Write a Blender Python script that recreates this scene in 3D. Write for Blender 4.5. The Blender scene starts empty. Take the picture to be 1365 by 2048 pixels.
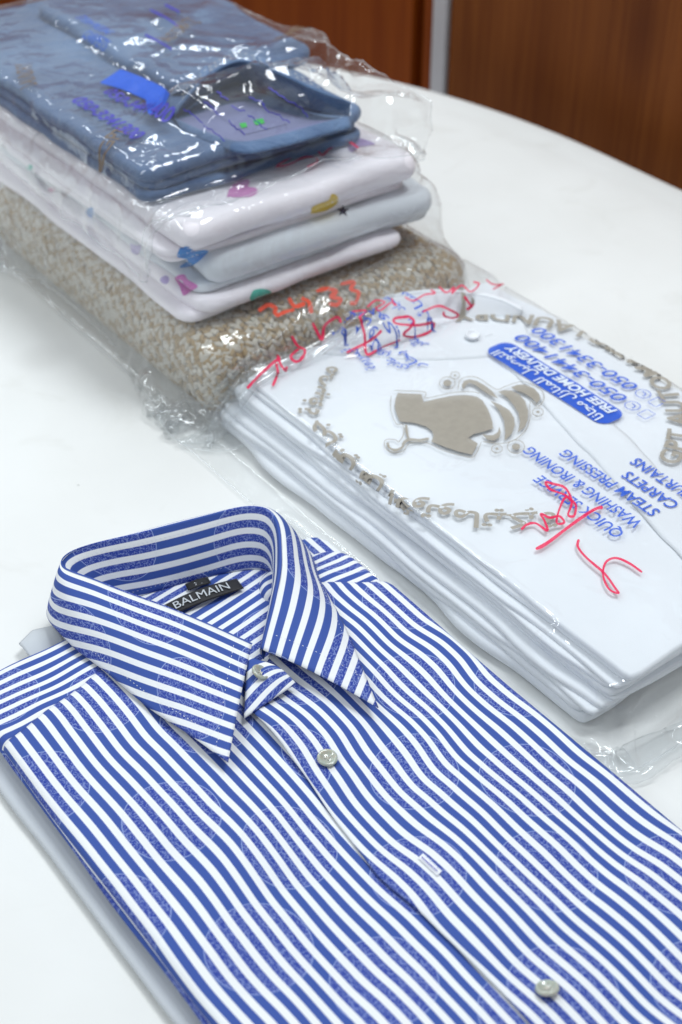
import bpy, bmesh, math, random, unicodedata
import numpy as np
from mathutils import Vector, Matrix
from mathutils.bvhtree import BVHTree

S = bpy.context.scene
C = bpy.context.collection

# ------------------------------------------------------------------ camera
CAM_H = 0.58
PITCH = math.radians(38.0)
FPX = 2844.0                                    # focal length in photo pixels (50 mm on a 36 mm tall frame)
FWD = np.array([0.6 * math.cos(PITCH), 0.8 * math.cos(PITCH), -math.sin(PITCH)])
RGT = np.array([0.8, -0.6, 0.0])
UPV = np.cross(RGT, FWD)
CAM = np.array([0.0, 0.0, CAM_H])
cam_d = bpy.data.cameras.new('camera')
cam_d.sensor_fit = 'VERTICAL'
cam_d.sensor_height = 36.0
cam_d.sensor_width = 24.0
cam_d.lens = 50.0
cam_d.clip_start = 0.01
cam_d.clip_end = 50.0
cam_d.dof.use_dof = True
cam_d.dof.focus_distance = 0.80
cam_d.dof.aperture_fstop = 7.5
cam = bpy.data.objects.new('camera', cam_d)
C.objects.link(cam)
m = Matrix(((RGT[0], UPV[0], -FWD[0]), (RGT[1], UPV[1], -FWD[1]), (RGT[2], UPV[2], -FWD[2])))
cam.matrix_world = Matrix.Translation(Vector(CAM)) @ m.to_4x4()
S.camera = cam

# ------------------------------------------------------------------ world and lamps (indoor: an overhead key, plus added glint tubes and a left fill)
w = bpy.data.worlds.new('World')
S.world = w
w.use_nodes = True
w.node_tree.nodes['Background'].inputs['Color'].default_value = (0.90, 0.95, 1.0, 1)
w.node_tree.nodes['Background'].inputs['Strength'].default_value = 0.44


def area(name, loc, size_x, size_y, power, color, target):
    d = bpy.data.lights.new(name, 'AREA')
    d.shape = 'RECTANGLE'
    d.size = size_x
    d.size_y = size_y
    d.energy = power
    d.color = color
    o = bpy.data.objects.new(name, d)
    C.objects.link(o)
    o.location = loc
    o.rotation_euler = (Vector(target) - Vector(loc)).to_track_quat('-Z', 'Y').to_euler()
    return o


area('area_lamp', (1.05, 0.45, 2.0), 0.6, 0.6, 22.0, (0.92, 0.97, 1.0), (0.40, 0.55, 0))
area('area_lamp', (0.35, 2.35, 1.9), 0.12, 1.2, 9.0, (0.90, 0.965, 1.0), (0.45, 0.8, 0))  # added tube, placed so creases in the film catch highlights
area('area_lamp', (1.30, 2.25, 2.0), 0.14, 1.2, 9.0, (0.90, 0.965, 1.0), (0.5, 0.8, 0))  # second added tube, closer to the mirror angle, for glints on the film
area('area_lamp', (-0.75, 0.95, 1.7), 0.16, 1.2, 10.5, (0.90, 0.965, 1.0), (0.45, 0.8, 0))  # added fill from the left, brightens the left sides of the piles
S.view_settings.view_transform = 'Standard'
S.view_settings.look = 'None'
S.view_settings.gamma = 1.0
S.view_settings.exposure = 0.08
S.cycles.max_bounces = 7
S.cycles.transparent_max_bounces = 24
S.cycles.caustics_reflective = False
S.cycles.caustics_refractive = False


# ------------------------------------------------------------------ helpers
def pix(x, y, z):
    """world point at height z that the photo shows at pixel (x, y)"""
    d = FWD + RGT * ((x - 682.5) / FPX) + UPV * (-(y - 1024.0) / FPX)
    t = (z - CAM_H) / d[2]
    return CAM + d * t


def pixdir(x, y):
    d = FWD + RGT * ((x - 682.5) / FPX) + UPV * (-(y - 1024.0) / FPX)
    return d / np.linalg.norm(d)


def _hash(ix, iy, seed):
    n = (ix.astype(np.int64) * 374761393 + iy.astype(np.int64) * 668265263 + seed * 974634777) & 0x7fffffff
    n = ((n ^ (n >> 13)) * 1274126177) & 0x7fffffff
    n = (n ^ (n >> 16)) & 0x7fffffff
    return n / float(0x7fffffff) * 2 - 1


def vn(x, y, seed=0):
    x = np.asarray(x, float)
    y = np.asarray(y, float)
    x, y = np.broadcast_arrays(x, y)
    ix = np.floor(x)
    iy = np.floor(y)
    fx = x - ix
    fy = y - iy
    fx = fx * fx * fx * (fx * (fx * 6 - 15) + 10)
    fy = fy * fy * fy * (fy * (fy * 6 - 15) + 10)
    a = _hash(ix, iy, seed)
    b = _hash(ix + 1, iy, seed)
    c = _hash(ix, iy + 1, seed)
    d = _hash(ix + 1, iy + 1, seed)
    return (a + (b - a) * fx) * (1 - fy) + (c + (d - c) * fx) * fy


def fbm(x, y, seed=0, octv=3):
    s = 0
    a = 1.0
    for k in range(octv):
        s = s + a * vn(np.asarray(x) * 2 ** k, np.asarray(y) * 2 ** k, seed + k * 17)
        a *= 0.5
    return s / 1.75


def sstep(a, b, x):
    t = np.clip((np.asarray(x, float) - a) / (b - a), 0, 1)
    return t * t * (3 - 2 * t)


def tag(o, label=None, cat=None, group=None, kind=None):
    if label: o['label'] = label
    if cat: o['category'] = cat
    if group: o['group'] = group
    if kind: o['kind'] = kind
    return o


def empty(name, loc, label=None, cat=None, group=None, kind=None):
    o = bpy.data.objects.new(name, None)
    o.empty_display_size = 0.02
    C.objects.link(o)
    o.location = loc
    return tag(o, label, cat, group, kind)


def mesh_obj(name, verts, faces, mat, parent=None, uv=None, smooth=True, mats=None, mi=None):
    me = bpy.data.meshes.new(name)
    me.from_pydata([tuple(map(float, v)) for v in verts], [], [tuple(map(int, f)) for f in faces])
    if uv is not None:
        l = me.uv_layers.new(name='UVMap')
        idx = np.zeros(len(me.loops), dtype=np.int32)
        me.loops.foreach_get('vertex_index', idx)
        uvs = np.asarray(uv, dtype=np.float32)[idx]
        l.data.foreach_set('uv', uvs.ravel())
    if mats:
        for mm in mats: me.materials.append(mm)
        me.polygons.foreach_set('material_index', np.asarray(mi, dtype=np.int32))
    elif mat:
        me.materials.append(mat)
    if smooth:
        me.polygons.foreach_set('use_smooth', np.ones(len(me.polygons), dtype=bool))
    me.update()
    o = bpy.data.objects.new(name, me)
    C.objects.link(o)
    if parent is not None:
        o.parent = parent
        o.matrix_parent_inverse = Matrix.Translation(parent.location).inverted()
    return o


def grid_faces(nx, ny, off=0):
    i, j = np.meshgrid(np.arange(nx - 1), np.arange(ny - 1), indexing='ij')
    a = (i * ny + j).ravel() + off
    return np.stack([a, a + ny, a + ny + 1, a + 1], 1)


def grid_obj(name, P, mat, parent=None, uv=None, thick=0.0, sub=0, offset=-1.0, mask=None):
    """P: (nx, ny, 3) points"""
    nx, ny = P.shape[:2]
    f = grid_faces(nx, ny)
    if mask is not None:
        f = f[mask.ravel()]
    o = mesh_obj(name, P.reshape(-1, 3), f, mat, parent, None if uv is None else uv.reshape(-1, 2))
    if thick:
        md = o.modifiers.new('thickness', 'SOLIDIFY')
        md.thickness = thick
        md.offset = offset
    if sub:
        md = o.modifiers.new('smooth', 'SUBSURF')
        md.levels = sub
        md.render_levels = sub
    return o


def slab_points(x0, x1, y0, y1, zb, zt, R, n=(40, 56), amp=0.0, seed=1, outline=0.0, zfun=None, corner=0.012, puff=0.0):
    def axis(a, b, k):
        L = b - a
        e = min(R * 1.0, L * 0.25)
        t = 1 - np.cos(np.linspace(0, math.pi / 2, 8))
        left = a + e * t
        mid = np.linspace(a + e, b - e, k)[1:-1]
        return np.concatenate([left, mid, (b - e * t)[::-1]])
    xs = axis(x0, x1, n[0])
    ys = axis(y0, y1, n[1])
    X, Y = np.meshgrid(xs, ys, indexing='ij')
    dx = np.minimum(X - x0, x1 - X)
    dy = np.minimum(Y - y0, y1 - Y)
    c = max(corner, R)
    qx = np.clip(c - dx, 0, None)
    qy = np.clip(c - dy, 0, None)
    # squircle remap of the corner so that the outline is rounded
    rr = np.sqrt(qx * qx + qy * qy)
    mx = np.maximum(qx, qy)
    k = np.where(rr > 1e-9, mx / np.maximum(rr, 1e-9), 1.0)
    sx = np.where(X < (x0 + x1) / 2, 1, -1)
    sy = np.where(Y < (y0 + y1) / 2, 1, -1)
    both = (qx > 0) & (qy > 0)
    X2 = np.where(both, X + sx * qx * (1 - k), X)
    Y2 = np.where(both, Y + sy * qy * (1 - k), Y)
    d = np.where(both, c - mx, np.minimum(dx, dy))
    prof = np.sqrt(np.clip(1 - (1 - np.clip(d / R, 0, 1)) ** 2, 0, 1))
    T = (zt - zb) / 2
    mid = (zb + zt) / 2
    ox = outline * (vn(Y2 / 0.05, seed * 3.1, seed + 5) * (X2 < (x0 + x1) / 2) + vn(Y2 / 0.05, seed * 5.1, seed + 6) * (X2 >= (x0 + x1) / 2))
    oy = outline * (vn(X2 / 0.05, seed * 3.7, seed + 7) * (Y2 < (y0 + y1) / 2) + vn(X2 / 0.05, seed * 5.7, seed + 8) * (Y2 >= (y0 + y1) / 2))
    wx = np.clip(np.abs(X2 - (x0 + x1) / 2) / ((x1 - x0) / 2), 0, 1) ** 3
    wy = np.clip(np.abs(Y2 - (y0 + y1) / 2) / ((y1 - y0) / 2), 0, 1) ** 3
    X3 = X2 + ox * wx
    Y3 = Y2 + oy * wy
    nz = amp * fbm(X2 / 0.06, Y2 / 0.06, seed, 3)
    if zfun is not None:
        nz = nz + zfun(X3, Y3)
    e = 0.0004 * fbm(X2 / 0.012, Y2 / 0.02, seed + 40, 2) if amp > 0 else 0
    pf = 1 + puff * (1 - wx) * (1 - wy)
    top = np.stack([X3, Y3, mid + nz + T * prof * pf + e], -1)
    bot = np.stack([X3, Y3, mid + nz - T * prof], -1)
    return top, bot


def slab(name, mat, parent, *a, uvscale=1.0, **k):
    top, bot = slab_points(*a, **k)
    nx, ny = top.shape[:2]
    ft = grid_faces(nx, ny)
    fb = grid_faces(nx, ny, nx * ny)[:, ::-1]
    V = np.concatenate([top.reshape(-1, 3), bot.reshape(-1, 3)])
    x0, x1 = a[0], a[1]
    # border vertices of the lower sheet are the upper sheet's
    idx = np.arange(nx * ny).reshape(nx, ny)
    border = np.zeros((nx, ny), bool)
    border[0, :] = border[-1, :] = True
    border[:, 0] = border[:, -1] = True
    mp = np.arange(2 * nx * ny)
    mp[nx * ny:][border.ravel()] = idx[border]
    fb = mp[fb]
    F = np.concatenate([ft, fb])
    used = np.unique(F)
    rem = np.full(2 * nx * ny, -1)
    rem[used] = np.arange(len(used))
    uv = V[:, :2].copy()
    return mesh_obj(name, V[used], rem[F], mat, parent, uv[used])


def catmull(P, n):
    P = np.asarray(P, float)
    Q = np.vstack([2 * P[0] - P[1], P, 2 * P[-1] - P[-2]])
    k = len(P) - 1
    t = np.linspace(0, k, n)
    i = np.clip(np.floor(t).astype(int), 0, k - 1)
    f = (t - i)[:, None]
    p0, p1, p2, p3 = Q[i], Q[i + 1], Q[i + 2], Q[i + 3]
    return 0.5 * ((2 * p1) + (-p0 + p2) * f + (2 * p0 - 5 * p1 + 4 * p2 - p3) * f ** 2 + (-p0 + 3 * p1 - 3 * p2 + p3) * f ** 3)


# ------------------------------------------------------------------ materials
class NT:
    def __init__(self, name):
        self.m = bpy.data.materials.new(name)
        self.m.use_nodes = True
        self.t = self.m.node_tree
        self.t.nodes.clear()
        self.out = self.t.nodes.new('ShaderNodeOutputMaterial')

    def n(self, typ, ins=None, **props):
        nd = self.t.nodes.new(typ)
        for k, v in props.items(): setattr(nd, k, v)
        for k, v in (ins or {}).items():
            s = nd.inputs[k]
            if isinstance(v, bpy.types.NodeSocket): self.t.links.new(v, s)
            else: s.default_value = v
        return nd

    def math(self, op, a, b=None, c=None, clamp=False):
        ins = {0: a}
        if b is not None: ins[1] = b
        if c is not None: ins[2] = c
        return self.n('ShaderNodeMath', ins, operation=op, use_clamp=clamp).outputs[0]

    def mixc(self, f, a, b, blend='MIX'):
        nd = self.n('ShaderNodeMix', None, data_type='RGBA', blend_type=blend)
        for k, v in ((0, f), (6, a), (7, b)):
            s = nd.inputs[k]
            if isinstance(v, bpy.types.NodeSocket): self.t.links.new(v, s)
            elif k == 0: s.default_value = v
            else: s.default_value = (*v[:3], 1)
        return nd.outputs[2]

    def ramp(self, f, a, b, lo=0.0, hi=1.0):
        return self.n('ShaderNodeMapRange', {0: f, 1: a, 2: b, 3: lo, 4: hi}, interpolation_type='SMOOTHSTEP').outputs[0]

    def noise(self, vec, scale, detail=3.0, rough=0.5, dist=0.0):
        return self.n('ShaderNodeTexNoise', {'Vector': vec, 'Scale': scale, 'Detail': detail, 'Roughness': rough, 'Distortion': dist}).outputs[0]

    def mapping(self, vec, scale=(1, 1, 1), rot=(0, 0, 0), loc=(0, 0, 0)):
        return self.n('ShaderNodeMapping', {'Vector': vec, 'Scale': scale, 'Rotation': rot, 'Location': loc}).outputs[0]

    def bump(self, h, dist, strength=1.0, normal=None):
        ins = {'Height': h, 'Distance': dist, 'Strength': strength}
        if normal is not None: ins['Normal'] = normal
        return self.n('ShaderNodeBump', ins).outputs[0]

    def pbsdf(self, **k):
        nd = self.n('ShaderNodeBsdfPrincipled')
        for a, v in k.items():
            s = nd.inputs[a.replace('_', ' ')]
            if isinstance(v, bpy.types.NodeSocket): self.t.links.new(v, s)
            elif isinstance(v, tuple) and len(v) == 3: s.default_value = (*v, 1)
            else: s.default_value = v
        return nd.outputs[0]

    def done(self, sh):
        self.t.links.new(sh, self.out.inputs['Surface'])
        return self.m

    def obj(self): return self.n('ShaderNodeTexCoord').outputs['Object']
    def uv(self): return self.n('ShaderNodeTexCoord').outputs['UV']


def mat_cloth(name, col, rough=0.85, var=0.04, weave=1600.0, wr=0.0012, wscale=14.0, sheen=0.15, fine=0.00012):
    t = NT(name)
    o = t.obj()
    n1 = t.noise(o, 9.0, 4)
    base = t.mixc(t.ramp(n1, 0.3, 0.7), tuple(c * (1 - var) for c in col), tuple(min(1, c * (1 + var)) for c in col))
    fine_n = t.noise(o, weave, 2)
    wrk = t.noise(o, wscale, 4, 0.5, 0.6)
    b = t.bump(wrk, wr, 1.0)
    b2 = t.bump(fine_n, fine, 0.6, b)
    return t.done(t.pbsdf(Base_Color=base, Roughness=rough, Normal=b2, Sheen_Weight=sheen, Specular_IOR_Level=0.25))


def mat_plain(name, col, rough=0.5, spec=0.5, **k):
    t = NT(name)
    o = t.obj()
    n1 = t.noise(o, 60.0, 3)
    c = t.mixc(n1, tuple(x * 0.92 for x in col), tuple(min(1, x * 1.06) for x in col))
    return t.done(t.pbsdf(Base_Color=c, Roughness=rough, Specular_IOR_Level=spec, **k))


def mat_plastic(name, haze=0.05, tint=(0.985, 0.99, 0.992), crinkle=0.0006, cscale=38.0, gloss=0.05, spec=1.0):
    """clear polythene film: mostly lets light through, mirrors at glancing angles, a touch milky"""
    t = NT(name)
    o = t.obj()
    nb = t.bump(t.noise(o, cscale, 2, 0.5, 0.8), crinkle, 1.0)
    fc = t.n('ShaderNodeLayerWeight', {'Blend': 0.5, 'Normal': nb}).outputs['Facing']
    fr = t.math('MULTIPLY', t.math('ADD', 0.045, t.math('MULTIPLY', t.math('POWER', fc, 5.0), 0.9)), spec * 1.25, clamp=True)
    tr = t.n('ShaderNodeBsdfTransparent', {'Color': (*tint, 1)}).outputs[0]
    gl = t.n('ShaderNodeBsdfAnisotropic', {'Color': (1, 1, 1, 1), 'Roughness': gloss, 'Normal': nb}).outputs[0]
    df = t.n('ShaderNodeBsdfDiffuse', {'Color': (0.9, 0.93, 0.95, 1), 'Normal': nb}).outputs[0]
    tl = t.n('ShaderNodeBsdfTranslucent', {'Color': (0.9, 0.93, 0.95, 1), 'Normal': nb}).outputs[0]
    milk = t.n('ShaderNodeMixShader', {0: 0.5, 1: df, 2: tl}).outputs[0]
    hz = t.math('MULTIPLY', t.math('ADD', 0.55, t.math('MULTIPLY', fc, 1.5)), haze, clamp=True)
    a = t.n('ShaderNodeMixShader', {0: hz, 1: tr, 2: milk}).outputs[0]
    b = t.n('ShaderNodeMixShader', {0: fr, 1: a, 2: gl}).outputs[0]
    return t.done(b)


def mat_ink(name, col, alpha=0.85, rough=0.4):
    t = NT(name)
    o = t.obj()
    n = t.noise(o, 180.0, 3)
    a = t.ramp(n, 0.25, 0.75, alpha * 0.95, min(1.0, alpha * 1.05))
    return t.done(t.pbsdf(Base_Color=col, Roughness=rough, Alpha=a, Specular_IOR_Level=0.2))


def mat_stripe(name, axis=1, period=0.0086, duty=0.56, phase=0.0, tilt=0.0):
    """printed stripes run along UV x; woven medallions show inside the blue"""
    t = NT(name)
    uv = t.uv()
    warp = t.noise(uv, 11.0, 2)
    rot = t.mapping(uv, rot=(0, 0, tilt))
    sp = t.n('ShaderNodeSeparateXYZ', {0: rot}).outputs
    v = t.math('ADD', sp[axis], t.math('MULTIPLY', t.math('SUBTRACT', warp, 0.5), 0.0020))
    v = t.math('ADD', v, phase)
    # a little irregularity in the thread
    f = t.math('FRACT', t.math('DIVIDE', v, period))
    tri = t.math('ABSOLUTE', t.math('SUBTRACT', f, 0.5))
    blue = t.ramp(tri, duty / 2 + 0.025, duty / 2 - 0.025)
    # medallions on a staggered lattice
    mp = t.mapping(uv, rot=(0, 0, math.radians(38)), loc=(0.013, 0.027, 0))
    vo = t.n('ShaderNodeTexVoronoi', {'Vector': mp, 'Scale': 1 / 0.064, 'Randomness': 0.12}, voronoi_dimensions='2D')
    r = t.math('MULTIPLY', vo.outputs['Distance'], 0.064)
    ring = t.ramp(t.math('ABSOLUTE', t.math('SUBTRACT', r, 0.0245)), 0.00036, 0.00012)
    ring2 = t.ramp(t.math('ABSOLUTE', t.math('SUBTRACT', r, 0.0145)), 0.0006, 0.0002)
    inside = t.ramp(r, 0.0250, 0.0240)
    s1 = t.noise(uv, 900.0, 3, 0.7)
    s2 = t.noise(uv, 230.0, 3, 0.65, 1.5)
    vo2 = t.n('ShaderNodeTexVoronoi', {'Vector': uv, 'Scale': 260.0}, voronoi_dimensions='2D', feature='DISTANCE_TO_EDGE').outputs['Distance']
    scroll = t.ramp(vo2, 0.11, 0.05)
    spk = t.math('MULTIPLY', t.math('MAXIMUM', t.ramp(s1, 0.50, 0.60), t.math('MULTIPLY', scroll, t.ramp(s2, 0.46, 0.54))), inside)
    spk = t.math('MAXIMUM', t.math('MULTIPLY', spk, 0.46), t.math('MULTIPLY', t.math('MAXIMUM', ring, t.math('MULTIPLY', ring2, 0.2)), 0.72))
    bl = t.mixc(inside, (0.043, 0.090, 0.345), (0.023, 0.050, 0.310))
    bl = t.mixc(spk, bl, (0.36, 0.45, 0.74))
    wh = t.mixc(t.math('MULTIPLY', spk, 0.22), (0.80, 0.82, 0.84), (0.64, 0.67, 0.75))
    col = t.mixc(blue, wh, bl)
    twill = t.n('ShaderNodeTexWave', {'Vector': uv, 'Scale': 420.0, 'Distortion': 0.6}, bands_direction='DIAGONAL').outputs[1]
    fine = t.noise(uv, 2200.0, 2)
    h = t.math('ADD', t.math('MULTIPLY', twill, 0.4), t.math('ADD', fine, t.math('MULTIPLY', spk, 0.9)))
    b0 = t.bump(t.noise(uv, 20.0, 3, 0.5, 0.5), 0.0008, 1.0)
    nb = t.bump(h, 0.00009, 0.8, b0)
    return t.done(t.pbsdf(Base_Color=col, Roughness=0.70, Normal=nb, Sheen_Weight=0.04, Specular_IOR_Level=0.22))


def mat_wood(name, c0, c1, c2, rough=0.28):
    t = NT(name)
    o = t.obj()
    mp = t.mapping(o, scale=(9.0, 9.0, 0.8))
    n1 = t.noise(mp, 1.3, 5, 0.6, 1.6)
    mp2 = t.mapping(o, scale=(90.0, 90.0, 2.2))
    n2 = t.noise(mp2, 1.5, 4, 0.6, 0.4)
    mp3 = t.mapping(o, scale=(5.0, 5.0, 2.2))
    knot = t.n('ShaderNodeTexVoronoi', {'Vector': mp3, 'Scale': 1.1}).outputs['Distance']
    c = t.mixc(t.ramp(n1, 0.30, 0.70), c0, c1)
    c = t.mixc(t.math('MULTIPLY', t.ramp(n2, 0.40, 0.75), 0.55), c, c2)
    c = t.mixc(t.ramp(knot, 0.22, 0.02, 0, 0.7), c, c2)
    nb = t.bump(n2, 0.0004, 0.4)
    return t.done(t.pbsdf(Base_Color=c, Roughness=rough, Normal=nb, Specular_IOR_Level=0.10))


def mat_table():
    t = NT('white_table_cloth')
    o = t.obj()
    n1 = t.noise(o, 3.2, 4, 0.55)
    n2 = t.noise(o, 16.0, 4, 0.6, 0.8)
    c = t.mixc(t.ramp(n1, 0.3, 0.75), (0.79, 0.80, 0.79), (0.72, 0.725, 0.705))
    c = t.mixc(t.math('MULTIPLY', t.ramp(n2, 0.54, 0.78), 0.45), c, (0.66, 0.66, 0.63))
    # a few faint round stains and specks
    v = t.n('ShaderNodeTexVoronoi', {'Vector': o, 'Scale': 7.0}).outputs['Distance']
    c = t.mixc(t.math('MULTIPLY', t.ramp(v, 0.20, 0.04), 0.32), c, (0.55, 0.55, 0.53))
    v2 = t.n('ShaderNodeTexVoronoi', {'Vector': o, 'Scale': 60.0}).outputs['Distance']
    sp = t.math('MULTIPLY', t.ramp(v2, 0.07, 0.04), t.ramp(t.noise(o, 23.0, 2), 0.60, 0.64))
    c = t.mixc(t.math('MULTIPLY', sp, 0.6), c, (0.40, 0.40, 0.38))
    wr = t.noise(t.mapping(o, scale=(1.0, 0.45, 1.0), rot=(0, 0, 0.5)), 11.0, 3, 0.5, 0.5)
    b = t.bump(wr, 0.0035, 1.0)
    b = t.bump(t.noise(o, 1500.0, 2), 0.0001, 0.5, b)
    return t.done(t.pbsdf(Base_Color=c, Roughness=0.9, Normal=b, Specular_IOR_Level=0.12))


def mat_denim():
    t = NT('pale_blue_denim')
    o = t.obj()
    n1 = t.noise(o, 12.0, 4, 0.6)
    tw = t.n('ShaderNodeTexWave', {'Vector': o, 'Scale': 300.0, 'Distortion': 1.5, 'Detail': 2.0}, bands_direction='DIAGONAL').outputs[1]
    c = t.mixc(t.ramp(n1, 0.3, 0.72), (0.036, 0.082, 0.195), (0.120, 0.205, 0.360))
    c = t.mixc(t.math('MULTIPLY', tw, 0.22), c, (0.22, 0.29, 0.40))
    b = t.bump(t.noise(o, 30.0, 5, 0.6, 1.2), 0.005, 1.0)
    b = t.bump(tw, 0.0002, 0.6, b)
    return t.done(t.pbsdf(Base_Color=c, Roughness=0.85, Normal=b, Sheen_Weight=0.2))


M = {}
M['table'] = mat_table()
M['stripe'] = mat_stripe('blue_striped_cotton')
M['stripe_body'] = mat_stripe('blue_striped_cotton_body', period=0.0077, duty=0.53)
M['stripe_x'] = mat_stripe('blue_striped_cotton_across', axis=0, period=0.0077, duty=0.53)
M['stripe_yoke'] = mat_stripe('blue_striped_cotton_yoke', axis=1, tilt=0.0, phase=0.003, period=0.0077)
M['white'] = mat_cloth('white_shirt_cotton', (0.80, 0.83, 0.87), wr=0.0009)
M['bed_pink'] = mat_cloth('pale_pink_bed_cotton', (0.86, 0.82, 0.86), wr=0.0034, wscale=22)
M['bed_grey'] = mat_cloth('pale_grey_bed_cotton', (0.66, 0.70, 0.74), wr=0.0025, wscale=22)
M['grey'] = mat_cloth('light_grey_cotton', (0.52, 0.55, 0.58), wr=0.0015, weave=900)
M['interlining'] = mat_cloth('pale_lining', (0.70, 0.73, 0.76))
M['denim'] = mat_denim()
M['lining'] = mat_cloth('violet_pocket_lining', (0.20, 0.215, 0.36), wr=0.003, wscale=30)
M['thread'] = mat_plain('pale_thread', (0.72, 0.70, 0.62), 0.8)
M['white_thread'] = mat_plain('white_thread', (0.78, 0.80, 0.84), 0.8)
M['label_black'] = mat_cloth('black_satin_label', (0.012, 0.012, 0.015), rough=0.5, weave=1200)
M['pearl'] = mat_plain('pearl_button', (0.46, 0.45, 0.38), 0.15, 0.6, Coat_Weight=0.6, Subsurface_Weight=0.2)
M['hole'] = mat_plain('button_hole_dark', (0.10, 0.09, 0.08), 0.7)
M['bag'] = mat_plastic('clear_plastic_film', haze=0.075, crinkle=0.0010, cscale=26.0, spec=0.85)
M['bag_crisp'] = mat_plastic('crumpled_clear_film', haze=0.055, crinkle=0.0018, cscale=46.0, gloss=0.055)
M['bag_hem'] = mat_plastic('sealed_film_edge', haze=0.30, crinkle=0.0004, cscale=60.0, gloss=0.08)
M['ink_blue'] = mat_ink('blue_print', (0.035, 0.12, 0.62), 0.88)
M['ink_white'] = mat_ink('white_print', (0.75, 0.82, 0.92), 0.95)
M['ink_tan'] = mat_ink('grey_tan_print', (0.36, 0.33, 0.28), 0.92)
M['ink_red'] = mat_ink('pink_red_marker', (0.78, 0.02, 0.10), 0.9)
M['ink_orange'] = mat_ink('orange_red_marker', (0.80, 0.06, 0.01), 0.95)
M['ink_violet'] = mat_ink('violet_pen', (0.07, 0.06, 0.42), 0.9)
M['ink_brown'] = mat_ink('brown_print', (0.20, 0.14, 0.08), 0.7)
M['ink_green'] = mat_ink('green_tag_print', (0.08, 0.55, 0.12), 0.9)
M['pink'] = mat_ink('pink_heart_print', (0.62, 0.20, 0.50), 1.0, 0.8)
M['sky'] = mat_ink('blue_heart_print', (0.06, 0.28, 0.68), 1.0, 0.8)
M['yellow'] = mat_ink('yellow_print', (0.70, 0.50, 0.06), 1.0, 0.8)
M['navy'] = mat_ink('navy_star_print', (0.012, 0.015, 0.05), 0.97, 0.8)
M['teal'] = mat_ink('teal_heart_print', (0.08, 0.48, 0.38), 1.0, 0.8)
M['lilac'] = mat_ink('lilac_print', (0.42, 0.34, 0.62), 1.0, 0.8)
M['magenta'] = mat_ink('magenta_print', (0.62, 0.08, 0.32), 0.9, 0.8)
M['yarn_white'] = mat_cloth('cream_yarn', (0.62, 0.57, 0.48), weave=1800, wscale=300, wr=0.0003)
M['yarn_tan'] = mat_cloth('tan_yarn', (0.42, 0.30, 0.155), weave=1800, wscale=300, wr=0.0003)
M['wood_r'] = mat_wood('brown_wood_laminate', (0.150, 0.041, 0.008), (0.200, 0.060, 0.013), (0.078, 0.018, 0.005), 0.5)
M['wood_l'] = mat_wood('red_wood_laminate', (0.190, 0.036, 0.003), (0.250, 0.054, 0.005), (0.120, 0.020, 0.002), 0.45)
M['metal'] = mat_plain('brushed_aluminium_strip', (0.62, 0.62, 0.64), 0.35, 0.5, Metallic=0.6)
M['board'] = mat_plain('dark_board_edge', (0.25, 0.25, 0.25), 0.6)

# ------------------------------------------------------------------ the table
TX, TA, TB, TY = 0.44, 0.55, 0.66, 0.90          # rounded end: centre line, half width, depth, start


def table_outline(k):
    pts = [(TX + TA, -0.35), (TX + TA, 0.2), (TX + TA, 0.6)]
    for a in np.linspace(0, math.pi, k):
        pts.append((TX + TA * math.cos(a), TY + TB * math.sin(a)))
    pts += [(TX - TA, 0.6), (TX - TA, 0.2), (TX - TA, -0.35)]
    return pts


def build_table():
    t = empty('table', (TX, 0.6, 0), 'white cloth covered table with a rounded far end', 'table')
    nr, nt = 96, 220
    out = np.array(table_outline(96))
    # resample by arc length
    seg = np.r_[0, np.cumsum(np.linalg.norm(np.diff(out, axis=0), axis=1))]
    s = np.linspace(0, seg[-1], nt)
    ox = np.interp(s, seg, out[:, 0])
    oy = np.interp(s, seg, out[:, 1])
    cx, cy = TX, np.clip(oy, -0.35, 0.95)
    rows = []
    for f in np.linspace(0, 1, nr) ** 0.75:
        x = cx + (ox - cx) * f
        y = cy + (oy - cy) * f
        z = 0.0009 * fbm(x / 0.16, y / 0.10, 3, 3) - 0.0012
        z = z + 0.0022 * (fbm(x / 0.13 + 0.5 * y, y / 0.055 - x * 6, 5, 2) - 0.6) * sstep(0.70, 0.80, x)
        fade = sstep(0.95, 1.0, f)
        z = z * (1 - fade)
        rows.append(np.stack([x, y, np.minimum(z, 0.0)], -1))
    for dr, dz in ((0.004, -0.0015), (0.007, -0.006), (0.008, -0.02), (0.0075, -0.05), (0.004, -0.058)):
        nxv = ox - cx
        nyv = oy - cy
        L = np.maximum(np.sqrt(nxv ** 2 + nyv ** 2), 1e-6)
        rip = 0.0015 * vn(s / 0.03, s * 0, 9) * (dz < -0.01)
        rows.append(np.stack([ox + nxv / L * (dr + rip), oy + nyv / L * (dr + rip), np.full_like(ox, dz)], -1))
    grid_obj('cloth_cover', np.array(rows)[:, ::-1], M['table'], t)
    bm = bmesh.new()
    top = [bm.verts.new((TX + (x - TX) * 0.99, y - 0.004, -0.012)) for x, y in out]
    f = bm.faces.new(top)
    r = bmesh.ops.extrude_face_region(bm, geom=[f])
    for v in r['geom']:
        if isinstance(v, bmesh.types.BMVert): v.co.z -= 0.028
    bmesh.ops.recalc_face_normals(bm, faces=bm.faces)
    me = bpy.data.meshes.new('board')
    bm.to_mesh(me)
    bm.free()
    me.materials.append(M['board'])
    o = bpy.data.objects.new('board', me)
    C.objects.link(o)
    o.parent = t
    o.matrix_parent_inverse = Matrix.Translation(t.location).inverted()


build_table()


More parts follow.
